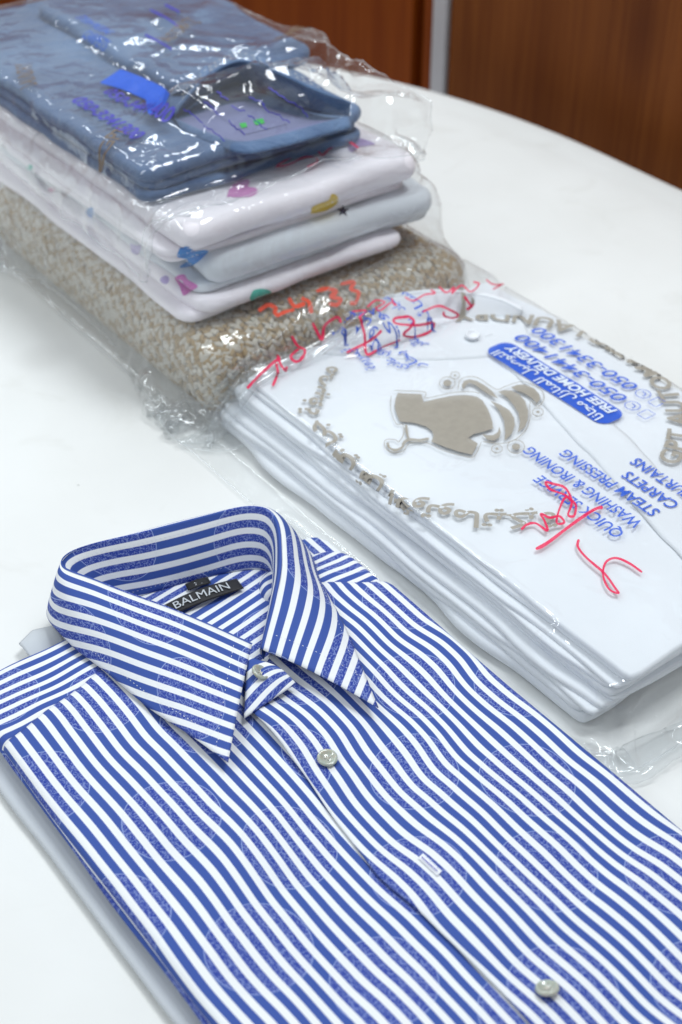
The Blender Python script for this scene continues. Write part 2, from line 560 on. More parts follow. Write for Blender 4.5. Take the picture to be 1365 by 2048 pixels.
# ------------------------------------------------------------------ the wooden panels behind the table
def box_obj(name, x0, x1, y0, y1, z0, z1, mat, parent=None, bev=0.0):
    bm = bmesh.new()
    bmesh.ops.create_cube(bm, size=1.0)
    for v in bm.verts:
        v.co = Vector(((x0 + x1) / 2 + v.co.x * (x1 - x0), (y0 + y1) / 2 + v.co.y * (y1 - y0), (z0 + z1) / 2 + v.co.z * (z1 - z0)))
    if bev:
        bmesh.ops.bevel(bm, geom=list(bm.edges), offset=bev, segments=2, affect='EDGES')
    me = bpy.data.meshes.new(name)
    bm.to_mesh(me)
    bm.free()
    me.materials.append(mat)
    o = bpy.data.objects.new(name, me)
    C.objects.link(o)
    if parent is not None:
        o.parent = parent
        o.matrix_parent_inverse = Matrix.Translation(parent.location).inverted()
    return o


WX = 1.06


def wall_y(px):
    d = pixdir(px, 150)
    return float(d[1] * WX / d[0])


def build_wall():
    ya, yb = wall_y(895), wall_y(864)
    yc, yd = wall_y(843), wall_y(818)
    p = box_obj('wood_panel', WX, WX + 0.03, -0.3, ya, -0.75, 0.62, M['wood_r'], None, 0.002)
    tag(p, 'brown wood grain panel to the right of the metal strip', 'wood panel')
    s = box_obj('metal_strip', WX - 0.004, WX + 0.02, ya + 0.001, yb - 0.001, -0.75, 0.62, M['metal'], None, 0.0015)
    tag(s, 'pale grey vertical metal strip between the wood panels', 'metal strip')
    d = empty('cabinet_door', (WX, yb, -0.75), 'reddish wood door with a dark recessed groove left of the metal strip', 'door')
    box_obj('door_stile', WX, WX + 0.025, yb + 0.001, yc, -0.75, 0.62, M['wood_l'], d, 0.002)
    box_obj('groove', WX + 0.02, WX + 0.03, yc + 0.001, yd, -0.75, 0.62, M['wood_l'], d)
    box_obj('door_panel', WX + 0.006, WX + 0.03, yd + 0.001, yd + 2.6, -0.75, 0.62, M['wood_l'], d, 0.002)
    b = box_obj('back_wall', -1.6, WX, 3.2, 3.25, -0.75, 0.62, M['wood_l'], None)
    tag(b, kind='structure')


build_wall()


# ------------------------------------------------------------------ film draped by a small position based solver
def sdf_push(P, boxes, margin, cling=0.0):
    best = np.full(len(P), 1e9)
    grad = np.zeros_like(P)
    for (x0, x1, y0, y1, z0, z1, r) in boxes:
        z0 = -0.25                            # solid down to below the table, so film is pushed up or out only
        c = np.array([(x0 + x1) / 2, (y0 + y1) / 2, (z0 + z1) / 2])
        h = np.array([(x1 - x0) / 2, (y1 - y0) / 2, (z1 - z0) / 2]) - r
        d = P - c
        sgn = np.sign(d)
        q = np.abs(d) - h
        qm = np.maximum(q, 0)
        L = np.linalg.norm(qm, axis=1)
        mx = q.max(1)
        sd = L + np.minimum(mx, 0) - r
        out = L > 1e-9
        g = np.where(out[:, None], qm / np.maximum(L, 1e-9)[:, None], (q >= mx[:, None] - 1e-9).astype(float)) * sgn
        k = sd < best
        best = np.where(k, sd, best)
        grad[k] = g[k]
    hit = best < margin
    P[hit] += grad[hit] * (margin - best[hit])[:, None]
    if cling:
        far = (best > margin) & (best < 0.07) & (P[:, 2] > 0.014)
        P[far] -= grad[far] * (cling * (best[far] - margin))[:, None]
    return hit


def drape(x0, x1, y0, y1, step, z0, boxes, steps=110, iters=6, excess=0.01, seed=1, margin=0.0022, floor=0.0012, noise=0.0012, gravity=2.5, bend=0.25, round_c=0.0, cling=0.0):
    nx = int(round((x1 - x0) / step)) + 1
    ny = int(round((y1 - y0) / step)) + 1
    X, Y = np.meshgrid(np.linspace(x0, x1, nx), np.linspace(y0, y1, ny), indexing='ij')
    rng = np.random.RandomState(seed)
    if round_c:
        dx = np.minimum(X - x0, x1 - X)
        dy = np.minimum(Y - y0, y1 - Y)
        qx = np.clip(round_c - dx, 0, None)
        qy = np.clip(round_c - dy, 0, None)
        rr = np.sqrt(qx * qx + qy * qy)
        k = np.where(rr > 1e-9, np.maximum(qx, qy) / np.maximum(rr, 1e-9), 1.0)
        both = (qx > 0) & (qy > 0)
        X = np.where(both, X + np.where(X < (x0 + x1) / 2, 1, -1) * qx * (1 - k), X)
        Y = np.where(both, Y + np.where(Y < (y0 + y1) / 2, 1, -1) * qy * (1 - k), Y)
    P = np.stack([X, Y, np.full_like(X, z0)], -1)
    FL = P.copy()
    P[..., 2] += noise * fbm(X / 0.03, Y / 0.03, seed, 3) + noise * 0.5 * rng.randn(nx, ny) * 0.3
    V = np.zeros_like(P)
    dt = 1 / 60.0
    vx = 1 + excess * (1 + 0.9 * fbm(X / 0.05, Y / 0.05, seed + 3, 2))
    hx = (x1 - x0) / (nx - 1)
    hy = (y1 - y0) / (ny - 1)
    dg = math.hypot(hx, hy)

    def proj(A, B, rest, k, only_stretch=False):
        d = B - A
        L = np.sqrt((d * d).sum(-1)) + 1e-12
        e = (L - rest) / L
        if only_stretch: e = np.maximum(e, 0)
        c = (0.5 * k * e)[..., None] * d
        A += c
        B -= c

    def rest(a, b): return np.sqrt(((a - b) ** 2).sum(-1))

    cons = []
    for st in (0, 1):
        n = len(FL[st:nx - 1:2])
        cons.append((np.s_[st:nx - 1:2], np.s_[st + 1:nx:2], 1.0))
        cons.append((np.s_[:, st:ny - 1:2], np.s_[:, st + 1:ny:2], 1.0))
        cons.append((np.s_[st:nx - 1:2, :-1], np.s_[st + 1:nx:2, 1:], 0.5))
        cons.append((np.s_[st:nx - 1:2, 1:], np.s_[st + 1:nx:2, :-1], 0.5))
    if bend:
        for st in (0, 1, 2, 3):
            cons.append((np.s_[st:nx - 2:4], np.s_[st + 2:nx:4], bend))
            cons.append((np.s_[:, st:ny - 2:4], np.s_[:, st + 2:ny:4], bend))
    full = []
    for A, B, kk in cons:
        a, b = FL[A], FL[B]
        n0, n1 = min(a.shape[0], b.shape[0]), min(a.shape[1], b.shape[1])
        full.append((A, B, n0, n1, rest(a[:n0, :n1], b[:n0, :n1]) * vx[A][:n0, :n1], kk))

    def sweep():
        for A, B, n0, n1, rl, kk in full:
            proj(P[A][:n0, :n1], P[B][:n0, :n1], rl, kk)

    for it in range(steps):
        old = P.copy()
        V[..., 2] -= gravity * dt
        P += V * dt
        for q in range(iters):
            sweep()
            if q % 2 == 1:
                flat = P.reshape(-1, 3)
                hit = sdf_push(flat, boxes, margin, cling)
                low = flat[:, 2] < floor
                flat[low, 2] = floor
        V = (P - old) / dt * 0.97
        fr = (hit | low).reshape(nx, ny)
        V[fr] *= 0.45
        sp = np.linalg.norm(V, axis=-1, keepdims=True)
        V *= np.minimum(1, 1.5 / np.maximum(sp, 1e-9))
    return P


def crumple(P, amp, wave, seed):
    """refine the draped sheet once and press sharp little creases into it"""
    def up(A):
        n = A.shape[0]
        B = np.empty((2 * n - 1,) + A.shape[1:])
        B[::2] = A
        Q = np.concatenate([2 * A[:1] - A[1:2], A, 2 * A[-1:] - A[-2:-1]])
        B[1::2] = (-Q[:-3] + 9 * Q[1:-2] + 9 * Q[2:-1] - Q[3:]) / 16
        return B
    P = up(P)
    P = up(P.transpose(1, 0, 2)).transpose(1, 0, 2)
    du = np.gradient(P, axis=0)
    dv = np.gradient(P, axis=1)
    N = np.cross(du, dv)
    N /= np.maximum(np.linalg.norm(N, axis=2, keepdims=True), 1e-12)
    i, j = np.meshgrid(np.arange(P.shape[0]), np.arange(P.shape[1]), indexing='ij')
    k = 0.0025 / wave
    a = i * k
    b = j * k
    wa = a + 0.8 * fbm(a * 0.7, b * 0.7, seed + 1, 2)
    wb = b + 0.8 * fbm(a * 0.7, b * 0.7, seed + 2, 2)
    r = 0
    for q, (an, sc) in enumerate(((0.3, 1.0), (1.5, 0.8), (2.4, 1.3), (0.9, 2.1))):
        ca, sa = math.cos(an), math.sin(an)
        n = vn((wa * ca - wb * sa) * sc, (wa * sa + wb * ca) * sc * 0.35, seed + 10 + q)
        r = r + (1 - np.abs(n) * 2.0).clip(0, 1) ** 1.5 / sc
    patch = sstep(-0.25, 0.45, fbm(a * 0.35, b * 0.35, seed + 30, 2))
    r2 = 0
    for q, (an, sc) in enumerate(((0.6, 2.6), (1.9, 3.1), (2.8, 2.3))):
        ca, sa = math.cos(an), math.sin(an)
        n = vn((wa * ca - wb * sa) * sc, (wa * sa + wb * ca) * sc * 0.4, seed + 60 + q)
        r2 = r2 + (1 - np.abs(n) * 2.6).clip(0, 1) ** 1.3
    return P + N * (amp * (r + 0.16 * r2) * (0.15 + 0.85 * patch))[..., None]


def film_obj(name, P, mat, label, cat='plastic bag', amp=0.0006, wave=0.03, seed=1):
    Q = crumple(P, amp, wave, seed)
    o = grid_obj(name, Q, mat)
    rim = np.concatenate([Q[:-1, 0], Q[-1, :-1], Q[:0:-1, -1], Q[0, :0:-1]])
    inn = np.concatenate([Q[:-1, 1], Q[-2, :-1], Q[:0:-1, -2], Q[1, :0:-1]])
    d = inn - rim
    d /= np.maximum(np.linalg.norm(d, axis=1, keepdims=True), 1e-9)
    n = len(rim)
    up = np.array([0, 0, 0.0004])
    V = np.concatenate([rim + up, rim + up * 2 + d * 0.0005, rim + up + d * 0.0011])
    k = np.arange(n)
    kk = (k + 1) % n
    F = np.concatenate([np.stack([k, kk, n + kk, n + k], 1), np.stack([n + k, n + kk, 2 * n + kk, 2 * n + k], 1)])
    mesh_obj('sealed_hem', V, F, M['bag_hem'], o)
    return tag(o, label, cat)


def bvh_of(o):
    dg = bpy.context.evaluated_depsgraph_get()
    dg.update()
    ev = o.evaluated_get(dg)
    me = ev.to_mesh()
    n = len(me.vertices)
    co = np.zeros(n * 3)
    me.vertices.foreach_get('co', co)
    co = co.reshape(-1, 3)
    mw = np.array(o.matrix_world)
    co = co @ mw[:3, :3].T + mw[:3, 3]
    polys = [tuple(p.vertices) for p in me.polygons]
    ev.to_mesh_clear()
    return BVHTree.FromPolygons([tuple(c) for c in co], polys)


def bvh_many(objs):
    V = []
    F = []
    dg = bpy.context.evaluated_depsgraph_get()
    dg.update()
    for o in objs:
        ev = o.evaluated_get(dg)
        me = ev.to_mesh()
        off = len(V)
        mw = ev.matrix_world
        V += [tuple(mw @ v.co) for v in me.vertices]
        F += [tuple(i + off for i in p.vertices) for p in me.polygons]
        ev.to_mesh_clear()
    return BVHTree.FromPolygons(V, F)


# a mark = 2D shape (vertices + triangles) laid on a surface, each vertex dropped onto it
def poly_tris(loops, maxlen):
    """fill closed 2D loops (first outer, others cut or separate) into a fine triangle mesh"""
    cu = bpy.data.curves.new('tmp', 'CURVE')
    cu.dimensions = '2D'
    cu.fill_mode = 'BOTH'
    for lp in loops:
        sp = cu.splines.new('POLY')
        sp.points.add(len(lp) - 1)
        for p, q in zip(sp.points, lp): p.co = (q[0], q[1], 0, 1)
        sp.use_cyclic_u = True
    return curve_tris(cu, maxlen)


def curve_tris(cu, maxlen):
    o = bpy.data.objects.new('tmp', cu)
    C.objects.link(o)
    dg = bpy.context.evaluated_depsgraph_get()
    dg.update()
    me = bpy.data.meshes.new_from_object(o.evaluated_get(dg))
    bpy.data.objects.remove(o)
    bpy.data.curves.remove(cu)
    bm = bmesh.new()
    bm.from_mesh(me)
    bpy.data.meshes.remove(me)
    bmesh.ops.remove_doubles(bm, verts=bm.verts, dist=1e-7)
    bmesh.ops.triangulate(bm, faces=bm.faces)
    for _ in range(5):
        long = [e for e in bm.edges if e.calc_length() > maxlen]
        if not long: break
        bmesh.ops.subdivide_edges(bm, edges=long, cuts=1)
        bmesh.ops.triangulate(bm, faces=bm.faces)
    bm.verts.index_update()
    v = np.array([(x.co.x, x.co.y) for x in bm.verts]) if len(bm.verts) else np.zeros((0, 2))
    f = [tuple(x.index for x in fc.verts) for fc in bm.faces]
    bm.free()
    return v, f


def stroke_tris(pts, width, closed=False, n=None):
    pts = np.asarray(pts, float)
    if closed: pts = np.vstack([pts, pts[:1]])
    n = n or max(8, len(pts) * 7)
    c = catmull(pts, n) if len(pts) > 2 else np.linspace(pts[0], pts[1], n)
    tg = np.gradient(c, axis=0)
    tg /= np.maximum(np.linalg.norm(tg, axis=1, keepdims=True), 1e-9)
    nm = np.stack([-tg[:, 1], tg[:, 0]], 1)
    wv = width * (1 + 0.22 * vn(np.arange(n) / 5.0, pts[0, 0], 4))[:, None]
    wv[0] *= 0.6
    wv[-1] *= 0.5
    v = np.concatenate([c + nm * wv / 2, c - nm * wv / 2])
    f = [(i, i + 1, n + i + 1, n + i) for i in range(n - 1)]
    return v, f


def merge(lst):
    V = []
    F = []
    k = 0
    for v, f in lst:
        V.append(v)
        F += [tuple(i + k for i in t) for t in f]
        k += len(v)
    return np.concatenate(V), F


def lay(name, shape, to_ray, bvh, mat, parent, lift=0.0005, zfall=None):
    """drop a 2D shape on a surface; to_ray(x, y) gives (origin, direction)"""
    v, f = shape
    pts = []
    ok = []
    for x, y in v:
        o, d = to_ray(x, y)
        loc, nor, idx, dist = bvh.ray_cast(Vector(o), Vector(d))
        if loc is None:
            pts.append((0, 0, 0))
            ok.append(False)
            continue
        if nor.dot(Vector(d)) > 0: nor = -nor
        p = loc - Vector(d) * lift * 0.5 + nor * lift * 0.5
        pts.append(tuple(p))
        ok.append(True)
    keep = [t for t in f if all(ok[i] for i in t)]
    if not keep: return None
    used = sorted({i for t in keep for i in t})
    rm = {u: i for i, u in enumerate(used)}
    return mesh_obj(name, [pts[i] for i in used], [tuple(rm[i] for i in t) for t in keep], mat, parent, smooth=True)


def cam_ray(x, y):
    return tuple(CAM), tuple(pixdir(x, y))


def down_ray(x, y):
    return (x, y, 0.5), (0, 0, -1)


FORMS = {}
for cp in range(0xFE80, 0xFEFD):
    dcm = unicodedata.decomposition(chr(cp)).split()
    if dcm and dcm[0][0] == '<' and len(dcm) == 2:
        FORMS.setdefault(int(dcm[1], 16), {})[dcm[0][1:-1]] = chr(cp)


def arabic(s):
    """joined letter shapes in visual order"""
    out = []
    for wd in s.split(' '):
        wd = wd.replace('\u0644\u0623', '\ufef7').replace('\u0644\u0627', '\ufefb')
        L = [ord(c) for c in wd]
        r = []
        for i, c in enumerate(L):
            fm = FORMS.get(c, {})
            pj = i > 0 and 'initial' in FORMS.get(L[i - 1], {})
            nj = i < len(L) - 1 and ('final' in FORMS.get(L[i + 1], {})) and 'initial' in fm
            k = 'medial' if pj and nj else 'initial' if nj else 'final' if pj else 'isolated'
            r.append(fm.get(k, chr(c)))
        out.append(''.join(r))
    return ' '.join(out)[::-1]


def text_tris(body, size, maxlen=0.004, bold=0.0, shear=0.0, align='LEFT', sx=1.0):
    cu = bpy.data.curves.new('tmp', 'FONT')
    cu.body = body
    cu.size = size
    cu.align_x = align
    cu.shear = shear
    cu.offset = bold
    cu.resolution_u = 3
    v, f = curve_tris(cu, maxlen)
    v = v * np.array([sx, 1.0])
    return v, f


def fit_width(sh, wdt):
    v, f = sh
    a, b = v[:, 0].min(), v[:, 0].max()
    v = v.copy()
    v[:, 0] = (v[:, 0] - a) * wdt / (b - a)
    return v, f


def arc_text(sh, R, a0, a1, inward):
    """bend a text from angle a0 to a1 (degrees) round a circle"""
    v, f = sh
    lo, hi = v[:, 0].min(), v[:, 0].max()
    t = (v[:, 0] - lo) / (hi - lo)
    ang = np.radians(a0 + (a1 - a0) * t)
    r = R - v[:, 1] if inward else R + v[:, 1]
    return np.stack([r * np.cos(ang), r * np.sin(ang)], 1), f


# ------------------------------------------------------------------ the striped shirt
def build_shirt():
    x0, x1 = 0.1665, 0.413
    ya, yb = 0.085, 0.578
    sh = empty('striped_shirt', (0.29, 0.35, 0), 'blue and white striped dress shirt, folded, with a stiff pointed collar', 'shirt')
    ZT = 0.0215
    # folded back and sleeves, two plies seen along the left edge
    slab('folded_back', M['stripe_x'], sh, x0 + 0.006, x1 - 0.004, ya, yb - 0.004, 0.0065, 0.0112, 0.0022, amp=0.0006, seed=21, outline=0.0012)
    slab('folded_sleeve', M['stripe_x'], sh, x0 - 0.0012, x1 - 0.002, ya, yb - 0.008, 0.0113, 0.0150, 0.0018, amp=0.0006, seed=23, outline=0.0016)

    def relief(X, Y):
        h = 0.0044 * fbm(X / 0.060 + 3.1, Y / 0.050, 31, 2) - 0.0008
        # long soft pleats running down the fronts, as pressed cloth lies
        ph = X * 130 + 2.2 * vn(Y / 0.09, X / 0.2, 12)
        h = h + 0.0008 * np.sin(ph) * (0.5 + 0.5 * vn(X / 0.08, Y / 0.08, 14))
        h = h + 0.0035 * np.exp(-(((X - 0.30) / 0.075) ** 2 + ((Y - 0.50) / 0.05) ** 2))
        return h

    opening = np.array([(0.300, 0.484), (0.280, 0.525), (0.262, 0.562), (0.262, 0.60), (0.37, 0.60), (0.362, 0.551), (0.344, 0.524), (0.328, 0.503), (0.312, 0.484)])

    def inside(x, y):
        c = np.zeros(x.shape, bool)
        n = len(opening)
        j = n - 1
        for i in range(n):
            xi, yi = opening[i]
            xj, yj = opening[j]
            k = ((yi > y) != (yj > y)) & (x < (xj - xi) * (y - yi) / (yj - yi + 1e-12) + xi)
            c ^= k
            j = i
        return c

    def edge_x(y):
        ys = [0.05, 0.20, 0.2511, 0.29, 0.3348, 0.37, 0.4036, 0.43, 0.462, 0.49, 0.60]
        xs = [0.2745, 0.2755, 0.2768, 0.2752, 0.2744, 0.2775, 0.2820, 0.2838, 0.2835, 0.2960, 0.31]
        return np.interp(y, ys, xs) + 0.0008 * vn(np.asarray(y) / 0.03, 0, 5)

    def seam_y(x):
        return np.interp(x, [0.16, 0.1676, 0.223, 0.26, 0.33, 0.383, 0.4146], [0.519, 0.521, 0.535, 0.545, 0.545, 0.5168, 0.499])

    def panel(name, left):
        ny = 230
        R = 0.0052
        ang = np.radians(np.linspace(-75, 90, 12))
        if left:
            roll = [(x0 + R - R * math.cos(a), R * math.sin(a) - R) for a in ang]
            flat = np.linspace(x0 + R, 0.318, 110)[1:]
        else:
            roll = [(x1 - R + R * math.cos(a), R * math.sin(a) - R) for a in ang]
            flat = np.linspace(0.0, 1.0, 110)
        t = np.linspace(0, 1, ny)
        cols = []
        uvs = []
        if left:
            sx = [r[0] for r in roll] + list(flat)
            dz = [r[1] for r in roll] + [0] * len(flat)
            arc = [-(len(roll) - 1 - i) * R * math.radians(15) for i in range(len(roll))] + list(flat - (x0 + R))
            for x, d, s in zip(sx, dz, arc):
                ysm = seam_y(max(x, x0))
                y = ya + (ysm - ya) * t
                xx = x + 0.0014 * vn(y / 0.09, 2.2, 8) * (1 - sstep(x0 + 0.01, x0 + 0.06, x))
                z = ZT + d + relief(xx, y) * sstep(x0 - 0.002, x0 + 0.03, x) - 0.001 * sstep(ysm - 0.004, ysm, y)
                # the left front dips a little where it goes under the right one
                z = z - 0.0011 * sstep(0.245, 0.285, x)
                cols.append(np.stack([xx, y, z], -1))
                uvs.append(np.stack([y, s + 0.0012 + 0.0042 * fbm(y / 0.085, xx / 0.11, 55, 2)], -1))
        else:
            y0 = ya + (0.5 - ya) * t
            sx = [('f', f) for f in flat] + [('r', r) for r in roll[::-1]]
            for kind, q in sx:
                if kind == 'f':
                    xn = 0.28 + (x1 - R - 0.28) * q
                    d = 0
                else:
                    xn, d = q
                ysm = seam_y(min(xn, x1))
                y = ya + (ysm - ya) * t
                if kind == 'f':
                    e = edge_x(y)
                    x = e + (x1 - R - e) * q
                    s = (x1 - R) - x
                else:
                    x = np.full_like(y, xn)
                    s = np.full_like(y, -(x - (x1 - R))[0] - (-d) * 0.5)
                fl = sstep(x1 + 0.002, x1 - 0.03, x)
                xx = x + 0.0022 * vn(y / 0.10, 7.2, 18) * sstep(x1 - 0.08, x1, x)
                z = ZT + 0.0011 + d + relief(xx, y) * fl - 0.001 * sstep(ysm - 0.004, ysm, y)
                if kind == 'f':
                    de = np.clip(x - edge_x(y), 0, None)
                    lift = 0.0032 * np.exp(-((y - 0.442) / 0.020) ** 2) + 0.0003
                    z = z + lift * np.exp(-(de / 0.012) ** 2) - 0.0006 * np.exp(-(de / 0.0015) ** 2)
                cols.append(np.stack([xx, y, z], -1))
                uvs.append(np.stack([y, s + 0.0040 + 0.0090 * fbm(y / 0.072, xx / 0.10, 57, 2)], -1))
        P = np.array(cols)
        U = np.array(uvs)
        ctr = (P[:-1, :-1] + P[1:, 1:]) / 2
        mask = ~inside(ctr[..., 0], ctr[..., 1])
        o = grid_obj(name, P, M['stripe_body'], sh, U, 0.0006, 0, mask=mask)
        return o

    lp = panel('left_front', True)
    rp = panel('right_front', False)
    # a pale inside facing that shows in the gap of the placket
    yy = np.linspace(0.418, 0.474, 24)
    P = np.array([np.stack([edge_x(yy) + k, yy, np.full_like(yy, ZT - 0.0003 + 0.0008 * math.sin(k / 0.022 * 3.1)) + relief(edge_x(yy), yy)], -1) for k in np.linspace(0.0012, 0.009, 8)])
    grid_obj('inside_facing', P, M['interlining'], sh)
    # shoulders
    slab('shoulder_yoke', M['stripe_yoke'], sh, x0 - 0.001, 0.300, 0.505, yb + 0.002, 0.0085, ZT + 0.0008, 0.006, amp=0.0, seed=41, outline=0.002, corner=0.02, zfun=lambda X, Y: relief(X, Y) * sstep(x0 - 0.002, x0 + 0.03, X) - 0.0045 * sstep(0.530, 0.580, Y) - 0.0015 - 0.005 * (1 - sstep(-0.006, 0.001, Y - seam_y(X))))
    slab('shoulder_yoke', M['stripe_yoke'], sh, 0.345, x1 - 0.001, 0.483, 0.557, 0.0085, ZT + 0.0012, 0.006, amp=0.0, seed=43, outline=0.002, corner=0.022, zfun=lambda X, Y: relief(X, Y) * sstep(x1 + 0.002, x1 - 0.03, X) - 0.0035 * sstep(0.515, 0.56, Y) - 0.0010 - 0.005 * (1 - sstep(-0.006, 0.001, Y - seam_y(X))))
    # inside of the back yoke, seen through the neck
    X, Y = np.meshgrid(np.linspace(0.248, 0.376, 50), np.linspace(0.470, 0.594, 50), indexing='ij')
    Z = 0.0162 + 0.0016 * fbm(X / 0.04, Y / 0.03, 51, 2)
    uv = np.stack([X + 0.18 * Y, Y - 0.16 * X], -1)
    iy = grid_obj('inner_yoke', np.stack([X, Y, Z], -1), M['stripe_yoke'], sh, uv)

    # collar: matched fold line, outer edge and neck seam
    F = [(.309, .495, .031), (.2925, .522, .038), (.2757, .548, .044), (.2600, .577, .0465), (.2490, .600, .047), (.2590, .607, .049), (.29, .600, .050), (.3357, .5894, .050), (.366, .5775, .050), (.3712, .560, .050), (.3530, .529, .048), (.3354, .510, .041), (.311, .4877, .032)]
    O = [(.2518, .4326, .0285), (.2465, .462, .0265), (.2405, .4925, .0255), (.2361, .530, .0245), (.2320, .568, .0225), (.238, .606, .018), (.282, .622, .014), (.338, .612, .014), (.384, .590, .016), (.390, .556, .021), (.3755, .5204, .0255), (.3620, .478, .0265), (.3373, .4164, .0285)]
    Sm = [(.303, .488, .0225), (.288, .515, .020), (.274, .541, .018), (.262, .565, .0172), (.2565, .583, .017), (.267, .587, .0168), (.292, .584, .0165), (.330, .5755, .0165), (.357, .564, .0165), (.3625, .551, .0168), (.347, .527, .0185), (.331, .508, .021), (.312, .487, .024)]
    n = 150
    Fc, Oc, Sc = catmull(F, n), catmull(O, n), catmull(Sm, n)
    # soft irregularity along the fold
    tt = np.linspace(0, 1, n)
    wob = vn(tt * 9, 0, 77)
    Fc[:, 2] += 0.0010 * wob
    arc = np.r_[0, np.cumsum(np.linalg.norm(np.diff(Fc, axis=0), axis=1))]
    k = 34
    cols = []
    uvs = []
    for wv in np.linspace(0, 1, k):
        Cc = Fc.copy()
        Cc[:, :2] += 0.40 * (Oc[:, :2] - Fc[:, :2])
        Cc[:, 2] = Fc[:, 2] + 0.0035 - 0.10 * (Fc[:, 2] - Oc[:, 2])
        p = (1 - wv) ** 2 * Fc + 2 * wv * (1 - wv) * Cc + wv ** 2 * Oc
        p[:, 2] += 0.0007 * wv * vn(tt * 12, wv * 2, 88)
        cols.append(p)
    Pl = np.array(cols)
    dist = np.r_[np.zeros((1, n)), np.cumsum(np.linalg.norm(np.diff(Pl, axis=0), axis=2), axis=0)]
    avg = dist[-1][:, None] * 0 + np.linspace(0, 1, k)[None, :]
    lenv = dist[-1]
    uvl = np.stack([np.broadcast_to(arc, (k, n)), dist + 0.0012], -1)
    k2 = 18
    cols = []
    for wv in np.linspace(0, 1, k2):
        p = Fc * (1 - wv) + Sc * wv
        inn = (Sc - Fc)
        p[:, 2] += 0.0
        c = np.array([0.312, 0.55])
        rad = c - p[:, :2]
        rad /= np.maximum(np.linalg.norm(rad, axis=1, keepdims=True), 1e-6)
        p[:, :2] += rad * (0.0022 * math.sin(wv * math.pi) + 0.0012 * sstep(0, 0.1, wv))
        p[:, 2] += 0.0006 * vn(tt * 10, wv * 3, 99) * math.sin(wv * math.pi)
        cols.append(p)
    Ps = np.array(cols)
    ds = np.r_[np.zeros((1, n)), np.cumsum(np.linalg.norm(np.diff(Ps, axis=0), axis=2), axis=0)]
    # one cloth: outer edge -> round fold -> neck seam
    out = Pl[1] - Pl[0]
    out[:, 2] = 0
    out /= np.maximum(np.linalg.norm(out, axis=1, keepdims=True), 1e-9)
    fr = 0.0008
    ring = [Fc + out * (fr * math.cos(a)) + np.array([0, 0, fr * math.sin(a)]) for a in np.radians([20, 55, 90, 125, 160])]
    rows = [Pl[q] for q in range(k - 1, 0, -1)] + ring + [Ps[q] for q in range(1, k2)]
    rows = np.array(rows)
    seg = np.linalg.norm(np.diff(rows, axis=0), axis=2)
    cum = np.r_[np.zeros((1, n)), np.cumsum(seg, axis=0)]
    cum = cum - cum[k + 1][None, :]
    uvc = np.stack([np.broadcast_to(arc, cum.shape), cum + 0.0025], -1)
    leaf = stand = grid_obj('collar', rows, M['stripe'], sh, uvc, 0.0006, 0, offset=0)

    # stitches along the collar edges and the stand
    def stitches(name, line, up, parent, step=0.0028, ln=0.0017, wd=0.00042, mat='white_thread', lift=0.0003):
        seg = np.r_[0, np.cumsum(np.linalg.norm(np.diff(line, axis=0), axis=1))]
        V = []
        Fq = []
        for s in np.arange(0.001, seg[-1] - ln, step):
            a = np.array([np.interp(s, seg, line[:, i]) for i in range(3)])
            b = np.array([np.interp(s + ln, seg, line[:, i]) for i in range(3)])
            u = np.array([np.interp(s, seg, up[:, i]) for i in range(3)])
            d = (b - a) / np.linalg.norm(b - a)
            sd = np.cross(u, d)
            sd /= max(np.linalg.norm(sd), 1e-9)
            q = len(V)
            mid = (a + b) / 2 + u * (lift + 0.00035)
            V += [a + u * lift * 0.3, mid + sd * wd / 2, b + u * lift * 0.3, mid - sd * wd / 2]
            Fq += [(q, q + 1, q + 2, q + 3)]
        return mesh_obj(name, V, Fq, M[mat], parent)

    def leaf_normals(P):
        du = np.gradient(P, axis=0)
        dv = np.gradient(P, axis=1)
        nn = np.cross(dv, du)
        nn /= np.maximum(np.linalg.norm(nn, axis=2, keepdims=True), 1e-12)
        nn[nn[..., 2] < 0] *= -1
        return nn

    NL = leaf_normals(Pl)
    jrow = k - 4
    st = stitches('edge_stitching', Pl[jrow, 3:48], NL[jrow, 3:48], leaf)
    st2 = stitches('edge_stitching', Pl[jrow, 105:-3], NL[jrow, 105:-3], leaf)
    st3 = stitches('edge_stitching', Pl[3:, 4], NL[3:, 4], leaf)
    st4 = stitches('edge_stitching', Pl[3:, -5], NL[3:, -5], leaf)
    ctr = np.array([0.312, 0.55, 0.04])
    inw = ctr - Ps[2]
    inw /= np.linalg.norm(inw, axis=1, keepdims=True)
    stitches('fold_stitching', Ps[2, 38:112], inw[38:112], stand, lift=0.0006)
    stitches('seam_stitching', Ps[-3, 38:112], inw[38:112], stand, lift=0.0006)

    # front end of the collar stand with its button
    A = pix(497, 1312, .0325)
    B = pix(560, 1335, .0320)
    Cq = pix(592, 1368, .0270)
    D = pix(488, 1434, .0262)
    u = np.linspace(0, 1, 18)[:, None, None]
    v = np.linspace(0, 1, 18)[None, :, None]
    Pq = A * (1 - u) * (1 - v) + B * u * (1 - v) + Cq * u * v + D * (1 - u) * v
    Pq[..., 2] += 0.0016 * np.sin(u[..., 0] * math.pi) * np.sin(v[..., 0] * math.pi) - 0.0015 * (1 - u[..., 0])
    uvq = np.stack([np.broadcast_to(u[..., 0] * 0.03, (18, 18)) * 0.9 + np.broadcast_to(v[..., 0], (18, 18)) * 0.0, np.broadcast_to(v[..., 0] * 0.026, (18, 18)) + 0.012 * np.broadcast_to(u[..., 0], (18, 18))], -1)
    grid_obj('stand_end', Pq, M['stripe'], sh, uvq, 0.0012)

